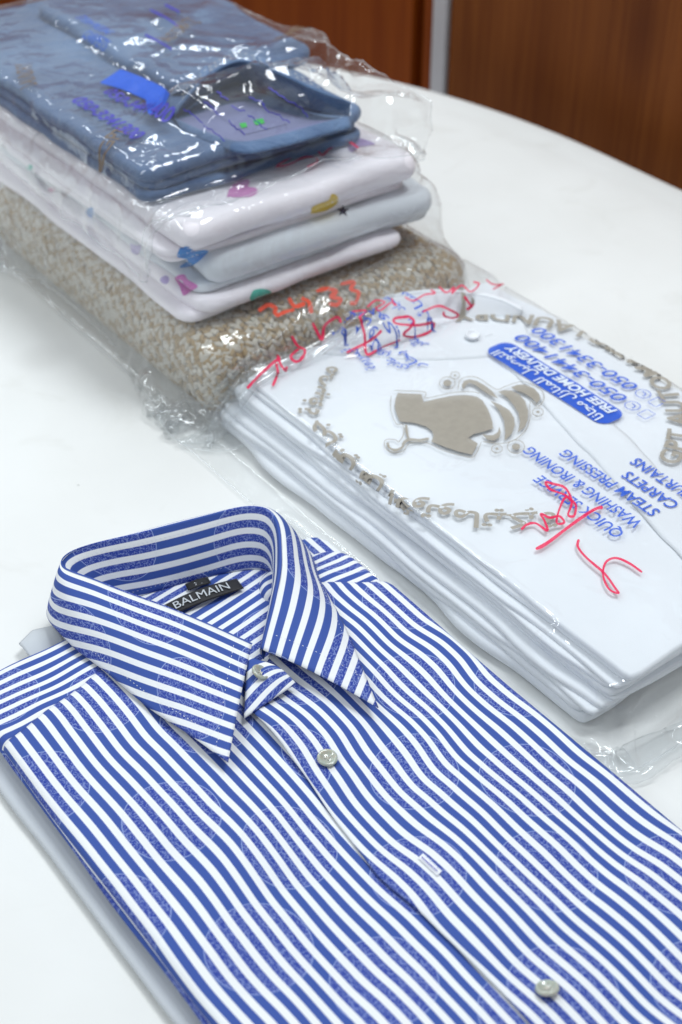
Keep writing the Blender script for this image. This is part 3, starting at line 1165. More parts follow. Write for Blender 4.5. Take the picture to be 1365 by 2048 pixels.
    # buttons
    prof = [(0.0, 0.0006), (0.0022, 0.0007), (0.0031, 0.0011), (0.0038, 0.0019), (0.0046, 0.0021), (0.0052, 0.0016), (0.0054, 0.0008), (0.0050, 0.0), (0.0, 0.0)]
    bm = bmesh.new()
    sg = 28
    rings = []
    for r, z in prof:
        if r == 0: rings.append([bm.verts.new((0, 0, z))])
        else: rings.append([bm.verts.new((r * math.cos(a), r * math.sin(a), z)) for a in np.linspace(0, 2 * math.pi, sg, endpoint=False)])
    for a, b in zip(rings[:-1], rings[1:]):
        for i in range(sg):
            j = (i + 1) % sg
            if len(a) == 1: bm.faces.new((a[0], b[i], b[j]))
            elif len(b) == 1: bm.faces.new((a[i], b[0], a[j]))
            else: bm.faces.new((a[i], b[i], b[j], a[j]))
    bmesh.ops.recalc_face_normals(bm, faces=bm.faces)
    me_b = bpy.data.meshes.new('button')
    bm.to_mesh(me_b)
    bm.free()
    me_b.materials.append(M['pearl'])
    me_b.polygons.foreach_set('use_smooth', np.ones(len(me_b.polygons), dtype=bool))
    hv, hf = [], []
    for sx in (-1, 1):
        for sy in (-1, 1):
            q = len(hv)
            for a in np.linspace(0, 2 * math.pi, 8, endpoint=False):
                hv.append((sx * 0.0009 + 0.0004 * math.cos(a), sy * 0.0009 + 0.0004 * math.sin(a), 0.00085))
            hf.append(tuple(range(q, q + 8)))
    tv = [(-.0011, -.0011, .0009), (-.0008, -.0012, .0013), (.0011, .0009, .0013), (.0009, .0012, .0009), (-.0011, .0009, .0009), (-.0009, .0012, .0013), (.0012, -.0009, .0013), (.0009, -.0012, .0009)]
    me_h = bpy.data.meshes.new('holes')
    me_h.from_pydata(hv, [], hf)
    me_h.materials.append(M['hole'])
    me_t = bpy.data.meshes.new('thread')
    me_t.from_pydata(tv, [], [(0, 1, 2, 3), (4, 5, 6, 7)])
    me_t.materials.append(M['thread'])
    sb = bvh_many([rp])
    for (px, py, zz, tx, ty) in ((520, 1347, .0318, 0.45, 0.35), (655, 1521, None, 0.12, -0.05), (1095, 1983, None, -0.28, 0.30)):
        if zz is None:
            loc, nor, i, dist = sb.ray_cast(Vector(CAM), Vector(pixdir(px, py)))
            p = np.array(loc) + np.array([0, 0, 0.0013])
        else:
            p = pix(px, py, zz)
        b = bpy.data.objects.new('button', me_b)
        C.objects.link(b)
        b.parent = sh
        b.location = Vector(p) - sh.location
        b.rotation_euler = (tx, ty, 0.5)
        b.scale = (1.02, 1.02, 1.02)
        for nm, me in (('hole', me_h), ('thread', me_t)):
            c = bpy.data.objects.new(nm, me)
            C.objects.link(c)
            c.parent = b
    # empty buttonhole in the placket
    bh = []
    for k in range(22):
        y = k / 21.0
        bh.append(stroke_tris([(838 + y * 36, 1712 + y * 34 + 6), (848 + y * 36, 1706 + y * 34 + 2)], 3.2, n=3))
    hole_o = lay('buttonhole', merge(bh), cam_ray, sb, M['white_thread'], sh, 0.0010)
    hole_o['kind'] = 'stuff'
    lay('slit', stroke_tris([(844, 1716), (858, 1729), (876, 1745)], 2.0), cam_ray, sb, M['ink_violet'], hole_o, 0.0020)

    # woven neck labels
    L0, L1 = np.array([0.2890, 0.5560]), np.array([0.3400, 0.5505])
    d = (L1 - L0) / np.linalg.norm(L1 - L0)
    nrm = np.array([-d[1], d[0]])
    wd = 0.0092
    LL = np.linalg.norm(L1 - L0)
    us = np.linspace(0, 1, 30)
    vs = np.linspace(0, 1, 8)

    def lab(u, v):
        p = L0 + d * LL * u + nrm * wd * v
        z = 0.0186 + 0.0028 * np.sin(u * math.pi) * (0.4 + 0.6 * v) + 0.0008 * v
        return np.array([p[0], p[1], z])
    P = np.array([[lab(a, b) for b in vs] for a in us])
    lb = grid_obj('brand_label', P, M['label_black'], sh, None, 0.0005)
    lb['label'] = 'black woven label with white lettering'
    tv, tf = fit_width(text_tris('BALMAIN', 0.0088, 0.002, bold=0.0), 0.036)
    tv[:, 1] -= tv[:, 1].min()
    hgt = tv[:, 1].max()
    pts = [lab((0.0075 + x) / LL, (0.0022 + y * 0.0050 / hgt) / wd) + np.array([0, 0, 0.0009]) for x, y in tv]
    mesh_obj('lettering', pts, tf, M['grey'], lb, smooth=False)
    # inner white lines woven in the letters are left to the thread; the size tab
    P = np.array([[np.array([0.3135 + 0.0145 * a - 0.001 * b, 0.5745 - 0.0025 * a - 0.0052 * b, 0.0176 + 0.0010 * (1 - b) + 0.0008 * math.sin(a * 3)]) for b in np.linspace(0, 1, 6)] for a in np.linspace(0, 1, 8)])
    sz = grid_obj('size_label', P, M['label_black'], sh, None, 0.0004)
    sv, sf = text_tris('XL', 0.0036, 0.002)
    sv[:, 0] += 0.003
    pts = [np.array([0.3150 + x, 0.5702 + y * 0.9 - 0.17 * x, 0.0190 + 0.20 * y * 0.9]) for x, y in sv]
    mesh_obj('lettering', pts, sf, M['white_thread'], sz, smooth=False)

    # faint orange laundry mark on the shoulder
    return sh


# grey garment below it
g = slab('grey_shirt', M['grey'], None, 0.158, 0.398, 0.075, 0.574, 0.0006, 0.0056, 0.0026, amp=0.0004, seed=61, outline=0.0025, corner=0.03)
tag(g, 'light grey folded garment lying under the striped shirt', 'shirt')
tip = np.array([[(0.214 + 0.022 * u, 0.578 + 0.026 * v * (1 - 0.35 * abs(u - 0.5)), 0.0045 + 0.0075 * math.sin(v * 2.4) * (0.6 + 0.4 * u)) for v in np.linspace(0, 1, 12)] for u in np.linspace(0, 1, 14)])
tipo = grid_obj('collar_tip', tip, M['grey'], g, None, 0.0015)
build_shirt()


# ------------------------------------------------------------------ the bag of white shirts
def shirts_sag(X, Y):
    return 0.0010 * fbm(X / 0.11, Y / 0.11, 71, 2)


WB = []


def build_white():
    z = 0.0012
    spec = [  # label, x0, x1, y0, y1, plies
        ('white shirt at the bottom of the white pile in the clear bag', .4335, .688, .362, .728, (.0066, .0042)),
        ('white shirt second from the bottom of the white pile', .4375, .686, .350, .724, (.0034, .0040)),
        ('white shirt third from the bottom of the white pile', .4435, .685, .352, .722, (.0030, .0034, .0028)),
        ('white shirt on top of the white pile, showing its button', .4495, .687, .345, .719, (.0030, .0036, .0040)),
    ]
    rnd = random.Random(4)
    tops = []
    for si, (lab, x0, x1, y0, y1, plies) in enumerate(spec):
        s = empty('white_shirt', (0.56, 0.54, z), lab, 'shirt', 'white shirts in the clear bag')
        za = z
        for pi, th in enumerate(plies):
            dx = rnd.uniform(-0.0028, 0.0030)
            dy = rnd.uniform(-0.004, 0.004)
            if pi == len(plies) - 1: dx = 0; dy = 0
            o = slab('folded_ply', M['white'], s, x0 + dx + 0.0010 * pi, x1 - 0.002, y0 + dy, y1 + dy * 0.5, z, z + th * 1.10, th * 0.52,
                     n=(34, 90), amp=0.0007, seed=100 + si * 7 + pi, outline=0.0034, zfun=shirts_sag, corner=0.006)
            z += th
        WB.append((x0 - 0.001, x1, y0 - 0.001, y1 + 0.001, za, z + 0.0006, 0.0022))
        tops.append((s, o))
    ts, top = tops[-1]
    # placket and collar of the top shirt
    ya = np.linspace(0.352, 0.655, 80)
    xe = 0.585 + 0.0 * ya
    xe = np.interp(ya, [0.35, 0.396, 0.4665, 0.5358, 0.6313, 0.66], [0.5410, 0.549, 0.5690, 0.588, 0.612, 0.622]) + 0.0012 * vn(ya / 0.02, 1, 3)
    ztop = z + 0.0002
    P = []
    for k in np.linspace(0, 1, 14):
        x = xe + 0.036 * k
        h = 0.0016 * (1 - np.exp(-k / 0.05)) * (1 - sstep(0.85, 1, k)) + 0.0008 * np.exp(-(k / 0.2) ** 2) * (0.5 + vn(ya / 0.03, 3, 9))
        P.append(np.stack([x, ya, ztop + h + shirts_sag(x, ya) + 0.0003], -1))
    grid_obj('placket', np.array(P), M['white'], ts, None, 0.0005)
    # collar at the far end: the back fold stands up behind the crescent of its inner stand
    up = catmull([pix(632, 634, .0450), pix(690, 612, .0490), pix(770, 598, .0530), pix(862, 586, .0555), pix(940, 590, .0545), pix(1000, 602, .0510), pix(1046, 624, .0460)], 60)
    lo = catmull([pix(634, 640, .0435), pix(720, 634, .0440), pix(800, 632, .0440), pix(870, 628, .0440), pix(940, 626, .0440), pix(1000, 626, .0438), pix(1044, 630, .0435)], 60)
    P = []
    for q in np.linspace(0, 1.35, 13):
        p = up * (1 - q) + lo * q
        p[:, 2] = np.maximum(p[:, 2], ztop + 0.0008)
        p[:, 2] += 0.0006 * vn(np.linspace(0, 6, 60), q, 3)
        P.append(p)
    grid_obj('collar_stand', np.array(P), M['white'], ts, None, 0.0008)
    P = []
    for q in np.linspace(0, 1, 10):
        p = up.copy()
        p[:, :2] += np.array([0.012, 0.017]) * q
        p[:, 2] = up[:, 2] + 0.0015 * math.sin(q * 3.1) - (up[:, 2] - 0.030) * q ** 2
        P.append(p)
    grid_obj('collar_fold', np.array(P), M['white'], ts, None, 0.0008)
    P = []
    for q in np.linspace(0, 1, 12):
        p = lo.copy()
        p[:, :2] += np.array([-0.030, -0.052]) * (q - 0.02) * (0.55 + 0.45 * np.cos(np.linspace(-1.2, 1.2, 60)))[:, None]
        p[:, 2] = ztop + 0.0018 + shirts_sag(p[:, 0], p[:, 1]) + 0.0008 * math.sin(q * 3.1) - 0.0012 * q
        P.append(p)
    grid_obj('collar_leaf', np.array(P), M['white'], ts, None, 0.0010)
    bm = bpy.data.meshes['button'].copy()
    bm.materials[0] = M['white_thread']
    b = bpy.data.objects.new('button', bm)
    C.objects.link(b)
    b.parent = ts
    b.location = Vector(pix(945, 672, ztop + 0.004)) - ts.location
    b.rotation_euler = (0.15, -0.1, 0.3)
    WB.append((.545, .672, .688, .738, .03, .0585, .012))
    WB.append((.446, .682, .690, .736, .0, .0400, .010))
    WB.append((.4290, .690, .356, .734, .0, .0180, .006))
    WB.append((.440, .690, .336, .40, .0, .0390, .004))
    return z


wz = build_white()


BL0 = (0.4300, 0.6720, 0.7240, 1.075, 0.001, 0.0610, 0.022)        # the blanket the bag lies against


def build_white_bag():
    P = drape(0.437 - 0.044, 0.69 + 0.046, 0.35 - 0.076, 0.725 + 0.058, 0.0046, 0.064, WB + [(BL0[0] - 0.004, BL0[1], BL0[2] - 0.002, BL0[3], 0, BL0[5] + 0.003, BL0[6])], steps=120, iters=6, excess=0.004, round_c=0.050, cling=0.014, seed=5, margin=0.0020)
    bag = film_obj('clear_plastic_bag', P, M['bag'], 'clear printed plastic bag round the pile of white shirts', amp=0.0005, wave=0.045, seed=3)
    bv = bvh_of(bag)
    cx, cy, R = 0.563, 0.580, 0.1235

    def logo_ray(a, b):                      # print frame: a reads away from the camera, b points left
        x = cx - b
        if x < 0.447:                        # past the edge of the pile the film turns down
            return (x - 0.05, cy + a, 0.046 + 0.05), (0.7071, 0, -0.7071)
        return (x, cy + a, 0.5), (0, 0, -1)

    # ring lettering
    ar = text_tris(arabic('مصبغة جي بي تي الأوتوماتيكية'), 0.0215, 0.003, bold=0.00045)
    ar = arc_text((ar[0] - np.array([0, 0.004]), ar[1]), R - 0.004, 157, 27, False)
    lay('arabic_ring_print', ar, logo_ray, bv, M['ink_tan'], bag, 0.0006)
    la = text_tris('GPT AUTOMATIC LAUNDRY', 0.0195, 0.003, bold=0.00055)
    la = arc_text((la[0] - np.array([0, 0.007]), la[1]), R, 203, 332, True)
    lay('ring_print', la, logo_ray, bv, M['ink_tan'], bag, 0.0006)

    # pill and telephone lines
    def pill(x0, x1, y0, y1, r):
        pts = []
        for (px, py, a0) in ((x1 - r, y1 - r, 0), (x0 + r, y1 - r, 90), (x0 + r, y0 + r, 180), (x1 - r, y0 + r, 270)):
            for a in np.radians(np.linspace(a0, a0 + 90, 7)): pts.append((px + r * math.cos(a), py + r * math.sin(a)))
        return pts
    pl = poly_tris([pill(-0.060, 0.060, -0.068, -0.0445, 0.0085)], 0.006)
    lay('blue_banner_print', pl, logo_ray, bv, M['ink_blue'], bag, 0.0005)

    def put(body, x, y, size, width, mat, bold=0.0002, shear=0.0, lift=0.0006, nm='lettering'):
        v, f = fit_width(text_tris(body, size, 0.004, bold=bold, shear=shear), width)
        lay(nm, (v + np.array([x, y]), f), logo_ray, bv, mat, bag, lift)
    put(arabic('التوصيل للمنازل مجانا'), -0.053, -0.0535, 0.0120, 0.106, M['ink_white'], 0.00015, lift=0.0011)
    put('FREE HOME DELIVERY', -0.053, -0.0655, 0.0108, 0.106, M['ink_white'], 0.00035, 0.18, lift=0.0011)
    put('050-3441400', -0.046, -0.0835, 0.0148, 0.106, M['ink_blue'], 0.0002, 0.18)
    put('050-3341300', -0.040, -0.1000, 0.0148, 0.100, M['ink_blue'], 0.0002, 0.18)
    for i, y in enumerate((-0.0785, -0.095)):
        bx = -0.0545 + i * 0.006
        cir = [(bx + 0.0052 * math.cos(a), y + 0.0052 * math.sin(a)) for a in np.linspace(0, 6.2, 16)]
        rec = [(bx - 0.0165, y - 0.005), (bx - 0.0090, y - 0.005), (bx - 0.0090, y + 0.005), (bx - 0.0165, y + 0.005)]
        rl = [stroke_tris([rec[q], rec[(q + 1) % 4]], 0.0006, n=5) for q in range(4)]
        hs = stroke_tris([(bx - 0.002, y + 0.0025), (bx - 0.0015, y - 0.001), (bx + 0.0025, y - 0.002)], 0.0009, n=8)
        lay('phone_icon_print', merge([stroke_tris(cir, 0.0006, True)] + rl + [hs]), logo_ray, bv, M['ink_blue'], bag, 0.0006)
    put('QUICK SERVICE', -0.1490, 0.0255, 0.0125, 0.073, M['ink_blue'])
    put('WASHING & IRONING', -0.1490, 0.0095, 0.0125, 0.100, M['ink_blue'])
    put('STEAM PRESSING', -0.1470, -0.0075, 0.0125, 0.082, M['ink_blue'])
    put('CARPETS', -0.1490, -0.0225, 0.0125, 0.043, M['ink_blue'])
    put('CURTAINS', -0.1490, -0.0375, 0.0125, 0.050, M['ink_blue'])
    for i, (s, x, y, wd) in enumerate((('خدمة سريعة', .088, .030, .050), ('غسيل وكوي عادي', .074, .014, .066), ('كوي بخار', .068, .002, .060), ('سجاد ستائر', .090, -.017, .046), ('ستائر', .100, -.032, .034))):
        put(arabic(s), x, y, 0.0118, wd, M['ink_blue'], 0.0001, nm='arabic_lettering')

    # emblem: t-shirt on a hanger with swirl and bubbles, traced shapes
    def z2(pts): return [(600 + a / 2.625, 640 + b / 2.625) for a, b in pts]
    shapes = [
        [(515, 385), (640, 392), (650, 432), (720, 415), (800, 400), (870, 396), (930, 405), (960, 425), (985, 465), (1000, 500), (1012, 540), (1015, 572), (960, 590), (915, 600), (885, 620), (935, 650), (905, 708), (840, 695), (765, 670), (690, 640), (702, 612), (695, 585), (660, 560), (600, 542), (525, 535), (508, 495), (498, 455), (503, 415)],
        [(1040, 378), (1075, 370), (1110, 372), (1150, 392), (1182, 425), (1200, 480), (1196, 530), (1180, 565), (1145, 592), (1155, 540), (1148, 490), (1120, 445), (1085, 405)],
        [(1000, 425), (1050, 445), (1100, 475), (1125, 515), (1130, 555), (1112, 600), (1075, 636), (1078, 590), (1072, 530), (1045, 475)],
        [(850, 345), (862, 322), (890, 313), (930, 322), (970, 345), (1010, 375), (1040, 412), (1000, 398), (960, 372), (925, 345), (890, 332), (872, 345), (858, 368)],
        [(1108, 356), (1140, 342), (1180, 340), (1230, 360), (1258, 392), (1262, 420), (1243, 440), (1218, 412), (1180, 388), (1140, 372)],
        [(955, 600), (985, 607), (1015, 606), (1040, 590), (1048, 562), (1056, 592), (1048, 618), (1020, 636), (985, 630)],
    ]
    for cxx, cyy, r in ((775, 333, 22), (815, 293, 7), (1250, 485, 9), (1035, 678, 9), (1135, 667, 22)):
        shapes.append([(cxx + r * math.cos(a), cyy + r * 0.75 * math.sin(a)) for a in np.linspace(0, 2 * math.pi, 14, endpoint=False)])
    for sp in shapes:
        lay('emblem_print', poly_tris([z2(sp)], 14), cam_ray, bv, M['ink_tan'], bag, 0.0006)
    strokes = [([(460, 645), (470, 672), (500, 685), (535, 672), (548, 645), (575, 630), (630, 632), (680, 624)], 13), ([(558, 552), (562, 590), (572, 630)], 12),
               ([(945, 410), (975, 460), (990, 530)], 5)]
    lay('hanger_print', merge([stroke_tris(z2(p), wd / 2.625) for p, wd in strokes[:2]]), cam_ray, bv, M['ink_tan'], bag, 0.0006)
    ol = [[(495, 372), (655, 380), (662, 412), (800, 384), (900, 378), (945, 388)], [(480, 400), (478, 470), (505, 545), (540, 552), (545, 600), (520, 640), (500, 630), (450, 632), (448, 670), (480, 695), (540, 690), (580, 648), (660, 645), (760, 690), (860, 715), (915, 718), (955, 640)], [(832, 370), (840, 320), (880, 300), (940, 308), (1030, 365), (1080, 350), (1140, 330), (1200, 330), (1270, 370), (1280, 420), (1250, 455), (1210, 430), (1208, 520), (1185, 580), (1130, 630), (1060, 650), (960, 640)]]
    for cxx, cyy, r in ((775, 333, 42), (815, 293, 24), (1250, 485, 28), (1035, 678, 28), (1135, 667, 45)):
        ol.append([(cxx + r * math.cos(a), cyy + r * 0.78 * math.sin(a)) for a in np.linspace(0, 2 * math.pi, 16)])
    lay('emblem_outline_print', merge([stroke_tris(z2(p), 1.3) for p in ol]), cam_ray, bv, M['ink_tan'], bag, 0.0006)

    # marker writing
    def z1(p): return [(480 + a / 2.275, 540 + b / 2.275) for a, b in p]
    def z5(p): return [(765 + a / 2.275, 550 + b / 2.275) for a, b in p]
    far = [[(35, 540), (90, 480), (150, 425), (185, 400)], [(170, 385), (185, 430), (205, 455), (215, 440)], [(165, 425), (172, 470), (150, 530)],
           [(235, 300), (262, 345), (295, 365), (285, 400), (255, 418), (232, 400), (242, 382), (268, 360)], [(330, 240), (350, 280), (375, 318), (385, 255), (440, 215), (462, 240)],
           [(545, 210), (568, 290), (578, 385), (650, 350), (730, 318)], [(485, 378), (570, 335), (620, 300), (645, 275)],
           [(770, 212), (705, 222), (712, 245), (800, 252), (880, 240), (862, 282), (790, 305), (745, 293), (775, 262), (792, 235), (770, 212)],
           [(830, 192), (900, 165), (950, 180), (992, 203), (970, 218), (930, 208), (926, 190)],
           [(1020, 120), (1058, 168), (1110, 190), (1210, 160)], [(1030, 180), (1080, 150), (1140, 118)],
           [(540, 220), (575, 187), (512, 190)], [(580, 170), (620, 140), (660, 150), (620, 175), (640, 185), (690, 150), (715, 165)], [(690, 130), (704, 165)],
           [(750, 125), (790, 142), (840, 115), (888, 108), (868, 92)], [(905, 78), (940, 104), (975, 80), (965, 108), (1008, 72), (1050, 100), (1088, 66), (1062, 56)], [(1120, 45), (1150, 66), (1200, 66)], [(1150, 88), (1205, 60)]]
    wds = [5.2] * 7 + [5.4, 4.4, 4.6, 4.6] + [3.0] * 7
    for p, wd in zip(far, wds): lay('marker_writing', stroke_tris(z1(p), wd), cam_ray, bv, M['ink_red'], bag, 0.0009)
    near = [[(632, 1160), (660, 1137), (700, 1133), (750, 1165), (738, 1122), (722, 1090), (762, 1106), (805, 1100), (828, 1128), (795, 1132), (800, 1085), (826, 1022), (850, 1018), (880, 1050), (872, 1098), (845, 1092), (862, 1035), (832, 972), (775, 952), (743, 946), (765, 978), (830, 1003), (866, 1036)],
            [(698, 1250), (750, 1222), (870, 1132), (960, 1072), (1003, 1058)], [(893, 1205), (890, 1240), (930, 1290), (1010, 1360), (1060, 1428), (1074, 1450), (1032, 1432), (1005, 1372), (1015, 1312), (1060, 1290), (1120, 1312), (1182, 1355)]]
    for p, wd in zip(near, (4.6, 7.2, 4.8)): lay('marker_writing', stroke_tris(z5(p), wd), cam_ray, bv, M['ink_red'], bag, 0.0009)
    return bag


build_white_bag()

# ------------------------------------------------------------------ beige blanket in its bag
BL = BL0


def build_blanket():
    x0, x1, y0, y1, z0, z1, r = BL
    b = empty('woven_blanket', ((x0 + x1) / 2, (y0 + y1) / 2, 0), 'tan and cream chunky woven blanket at the bottom of the tall pile', 'blanket')
    slab('body', M['yarn_tan'], b, x0 + 0.002, x1 - 0.002, y0 + 0.002, y1 - 0.002, z0, z1 - 0.002, 0.024, amp=0.0, seed=5, corner=0.03)
    rng = random.Random(9)
    V = []
    F = []
    MI = []
    base = [(0.0, 0.0, -0.5)] + [(math.cos(a) * 0.5, math.sin(a) * 0.5, -0.22) for a in np.linspace(0, 2 * math.pi, 5, endpoint=False)] + [(math.cos(a) * 0.5, math.sin(a) * 0.5, 0.22) for a in np.linspace(0, 2 * math.pi, 5, endpoint=False)] + [(0, 0, 0.5)]
    base = np.array(base)
    bf = [(0, 2, 1), (0, 3, 2), (0, 4, 3), (0, 5, 4), (0, 1, 5)] + [(1 + i, 1 + (i + 1) % 5, 6 + (i + 1) % 5, 6 + i) for i in range(5)] + [(11, 6 + i, 6 + (i + 1) % 5) for i in range(5)]
    bx = np.array([x0, y0, z0])
    cc = np.array([(x0 + x1) / 2, (y0 + y1) / 2, (z0 + z1) / 2])
    hh = np.array([(x1 - x0) / 2, (y1 - y0) / 2, (z1 - z0) / 2])

    def surf(p):
        h = hh - r
        d = np.array(p) - cc
        q = np.clip(d, -h, h)
        e = d - q
        L = np.linalg.norm(e)
        n = e / max(L, 1e-9)
        return cc + q + n * r, n

    faces = []
    a = 0.0052
    c = 0.0035
    # left side and near side are wrapped continuously over the top edge
    for kind in ('left', 'front', 'top', 'right'):
        if kind == 'left': R1, R2 = (y0, y1), (z0, z1)
        elif kind == 'right': R1, R2 = (y0, y0 + 0.09), (z0, z1)
        elif kind == 'front': R1, R2 = (x0, x1), (z0, z1)
        else: R1, R2 = (x0, x1), (y0, y1)
        i = 0
        for u in np.arange(R1[0], R1[1], a):
            i += 1
            j = 0
            for v in np.arange(R2[0], R2[1], c):
                j += 1
                if kind == 'left': p = (x0 - 0.001, u, v)
                elif kind == 'right': p = (x1 + 0.001, u, v)
                elif kind == 'front': p = (u, y0 - 0.001, v)
                else:
                    if u > x0 + 0.05 and v > y0 + 0.075 and u < x1 - 0.04: continue
                    p = (u, v, z1 + 0.001)
                s, n = surf(p)
                if n[2] < -0.75: continue
                # neighbours in the surface
                t1 = np.cross(n, (0, 0, 1.0)) if kind != 'top' else np.cross(n, (0, 1.0, 0))
                if np.linalg.norm(t1) < 1e-3: t1 = np.array([1.0, 0, 0])
                t1 /= np.linalg.norm(t1)
                t2 = np.cross(n, t1)
                sg = 1 if (i % 2) else -1
                an = sg * 0.80 + rng.uniform(-0.14, 0.14)
                ax = t1 * math.cos(an) + t2 * math.sin(an)
                side = np.cross(n, ax)
                Ln = 0.0083 * rng.uniform(0.8, 1.25)
                Wd = 0.0035 * rng.uniform(0.8, 1.2)
                pos = s + n * rng.uniform(-0.0003, 0.0010) + t1 * rng.uniform(-.0007, .0007) + t2 * rng.uniform(-.0007, .0007)
                k = len(V)
                W = pos + base[:, :1] * side * Wd + base[:, 1:2] * n * Wd * 0.75 + base[:, 2:3] * ax * Ln - n * 0.0 + (np.abs(base[:, 2:3]) ** 2) * (-n) * 0.0028
                V += list(W)
                F += [tuple(q + k for q in f) for f in bf]
                wh = ((j + (i // 2) * 2) % 4 < 2) ^ (rng.random() < 0.14)
                MI += [0 if wh else 1] * len(bf)
    o = mesh_obj('yarn', V, F, None, b, None, True, [M['yarn_white'], M['yarn_tan']], MI)
    o['kind'] = 'stuff'
    return b


build_blanket()


def build_blanket_bag():
    x0, x1, y0, y1, z0, z1, r = BL
    P = drape(x0 - 0.043, x1 + 0.052, y0 - 0.036, y1 + 0.06, 0.0052, z1 + 0.012, [(x0 - 0.001, x1 + 0.001, y0 - 0.001, y1, z0, z1 + 0.0010, r)], steps=110, iters=6, excess=0.022, round_c=0.055, cling=0.07, seed=15, margin=0.0026)
    bag = film_obj('clear_plastic_bag', P, M['bag_crisp'], 'crumpled clear plastic bag round the woven blanket', amp=0.0026, wave=0.035, seed=13)
    bv = bvh_of(bag)

    def z4(p): return [(400 + a / 2.275, 500 + b / 2.275) for a, b in p]
    st = [[(268, 280), (310, 252), (345, 268), (340, 285), (360, 305)], [(350, 302), (385, 285), (430, 272)], [(405, 220), (432, 258), (480, 245)], [(462, 222), (495, 238), (508, 290)],
          [(530, 190), (575, 178), (620, 190), (598, 214), (640, 226), (622, 250), (588, 246)], [(640, 158), (700, 148), (688, 180), (722, 196), (708, 240), (682, 242)]]
    for p in st: lay('marker_writing', stroke_tris(z4(p), 7.5), cam_ray, bv, M['ink_orange'], bag, 0.0009)
    return bag


build_blanket_bag()

# ------------------------------------------------------------------ bedding in its bag
BB = []


def build_bedding():
    spec = [('folded_sheet', 'pale pink folded sheet with hearts at the bottom of the bagged bedding', 'bed_pink', .4340, .6260, .7520, 1.085, (.0075, .0090), .0660),
            ('folded_sheet', 'pale grey folded sheet with a navy star in the middle of the bedding', 'bed_grey', .4480, .6620, .7570, 1.085, (.0060, .0190), .0830),
            ('folded_duvet_cover', 'white folded duvet cover with a pink heart on top of the bedding', 'bed_pink', .4290, .6480, .7640, 1.095, (.0050, .0050, .0180), .1085)]
    objs = []
    for si, (nm, lab, mt, x0, x1, y0, y1, plies, z) in enumerate(spec):
        s = empty(nm, ((x0 + x1) / 2, 0.92, z), lab, 'bedding', 'folded bedding in the clear bag')
        za = z
        for pi, th in enumerate(plies):
            big = pi == len(plies) - 1
            f = 0.002 * (si + pi)
            o = slab('folded_ply', M[mt], s, x0 + (0.008 if big else 0.0) + f * 0.3, x1, y0 + (0.0 if big else 0.010), y1, z, z + th * 1.08, th * (0.46 if big else 0.5),
                     n=(60, 80), amp=0.0024 if big else 0.0010, seed=200 + si * 9 + pi, outline=0.003, corner=0.014,
                     zfun=lambda X, Y: 0.002 * fbm(X / 0.12, Y / 0.10, 7, 2))
            objs.append(o)
            z += th
        BB.append((x0, x1, y0, y1, za - 0.001, z + 0.0012, min(0.008, (z - za) * 0.3)))
    bv = bvh_many(objs)
    par = {'top': objs[-1], 'mid': objs[3], 'low': objs[1]}

    def z5(p): return [(200 + a / 1.95, 250 + b / 1.95) for a, b in p]
    prints = [('heart_print', 'pink', 'top', [(495, 282), (510, 242), (540, 217), (575, 213), (585, 225), (580, 242), (605, 246), (616, 262), (590, 280), (540, 284)]),
              ('heart_print', 'pink', 'top', [(432, 205), (445, 178), (480, 165), (520, 168), (540, 185), (560, 195), (550, 220), (500, 226), (455, 222)]),
              ('heart_print', 'sky', 'top', [(303, 502), (315, 480), (345, 474), (366, 490), (422, 490), (402, 520), (358, 550), (312, 556), (345, 526), (305, 516)]),
              ('duck_print', 'yellow', 'top', [(822, 346), (828, 320), (860, 305), (892, 292), (904, 270), (925, 276), (925, 306), (880, 335)]),
              ('flower_print', 'lilac', 'top', [(960, 58), (1000, 52), (1040, 60), (1075, 76), (1040, 84), (1012, 88), (985, 108), (968, 92)]),
              ('heart_print', 'pink', 'low', [(1035, 542), (1060, 520), (1100, 525), (1120, 550), (1090, 566), (1050, 566)]),
              ('heart_print', 'teal', 'low', [(584, 676), (600, 645), (645, 640), (670, 656), (640, 690), (600, 697)]),
              ('heart_print', 'pink', 'low', [(292, 600), (305, 588), (330, 585), (345, 605), (382, 628), (360, 645), (328, 666), (312, 632)]),
              ('heart_print', 'lilac', 'low', [(120, 462), (140, 470), (162, 472), (150, 506), (125, 495)])]
    star = []
    for k in range(10):
        a = math.pi / 2 + k * math.pi / 5
        rr = 27 if k % 2 == 0 else 10
        star.append((948 + rr * math.cos(a), 336 - rr * 0.95 * math.sin(a)))
    prints.append(('star_print', 'navy', 'mid', star))
    for nm, mt, pr, p in prints:
        pts = np.array(z5(p))
        if nm != 'star_print':
            pts = catmull(np.vstack([pts, pts[:1]]), len(pts) * 4)[:-1]
        lay(nm, poly_tris([[tuple(q) for q in pts]], 8), cam_ray, bv, M[mt], par[pr], 0.0007)
    for nm, mt, (cx, cy, rx, ry) in (('heart_print', 'sky', (181, 425, 9, 10)), ('heart_print', 'magenta', (104, 380, 7, 5)), ('heart_print', 'lilac', (330, 560, 9, 8)), ('heart_print', 'teal', (60, 335, 6, 5)), ('heart_print', 'pink', (690, 555, 9, 5))):
        lay(nm, poly_tris([[(cx + rx * math.cos(a), cy + ry * math.sin(a) * (1 + 0.3 * math.cos(a))) for a in np.linspace(0, 2 * math.pi, 14, endpoint=False)]], 6), cam_ray, bv, M[mt], par['low'], 0.0007)


build_bedding()


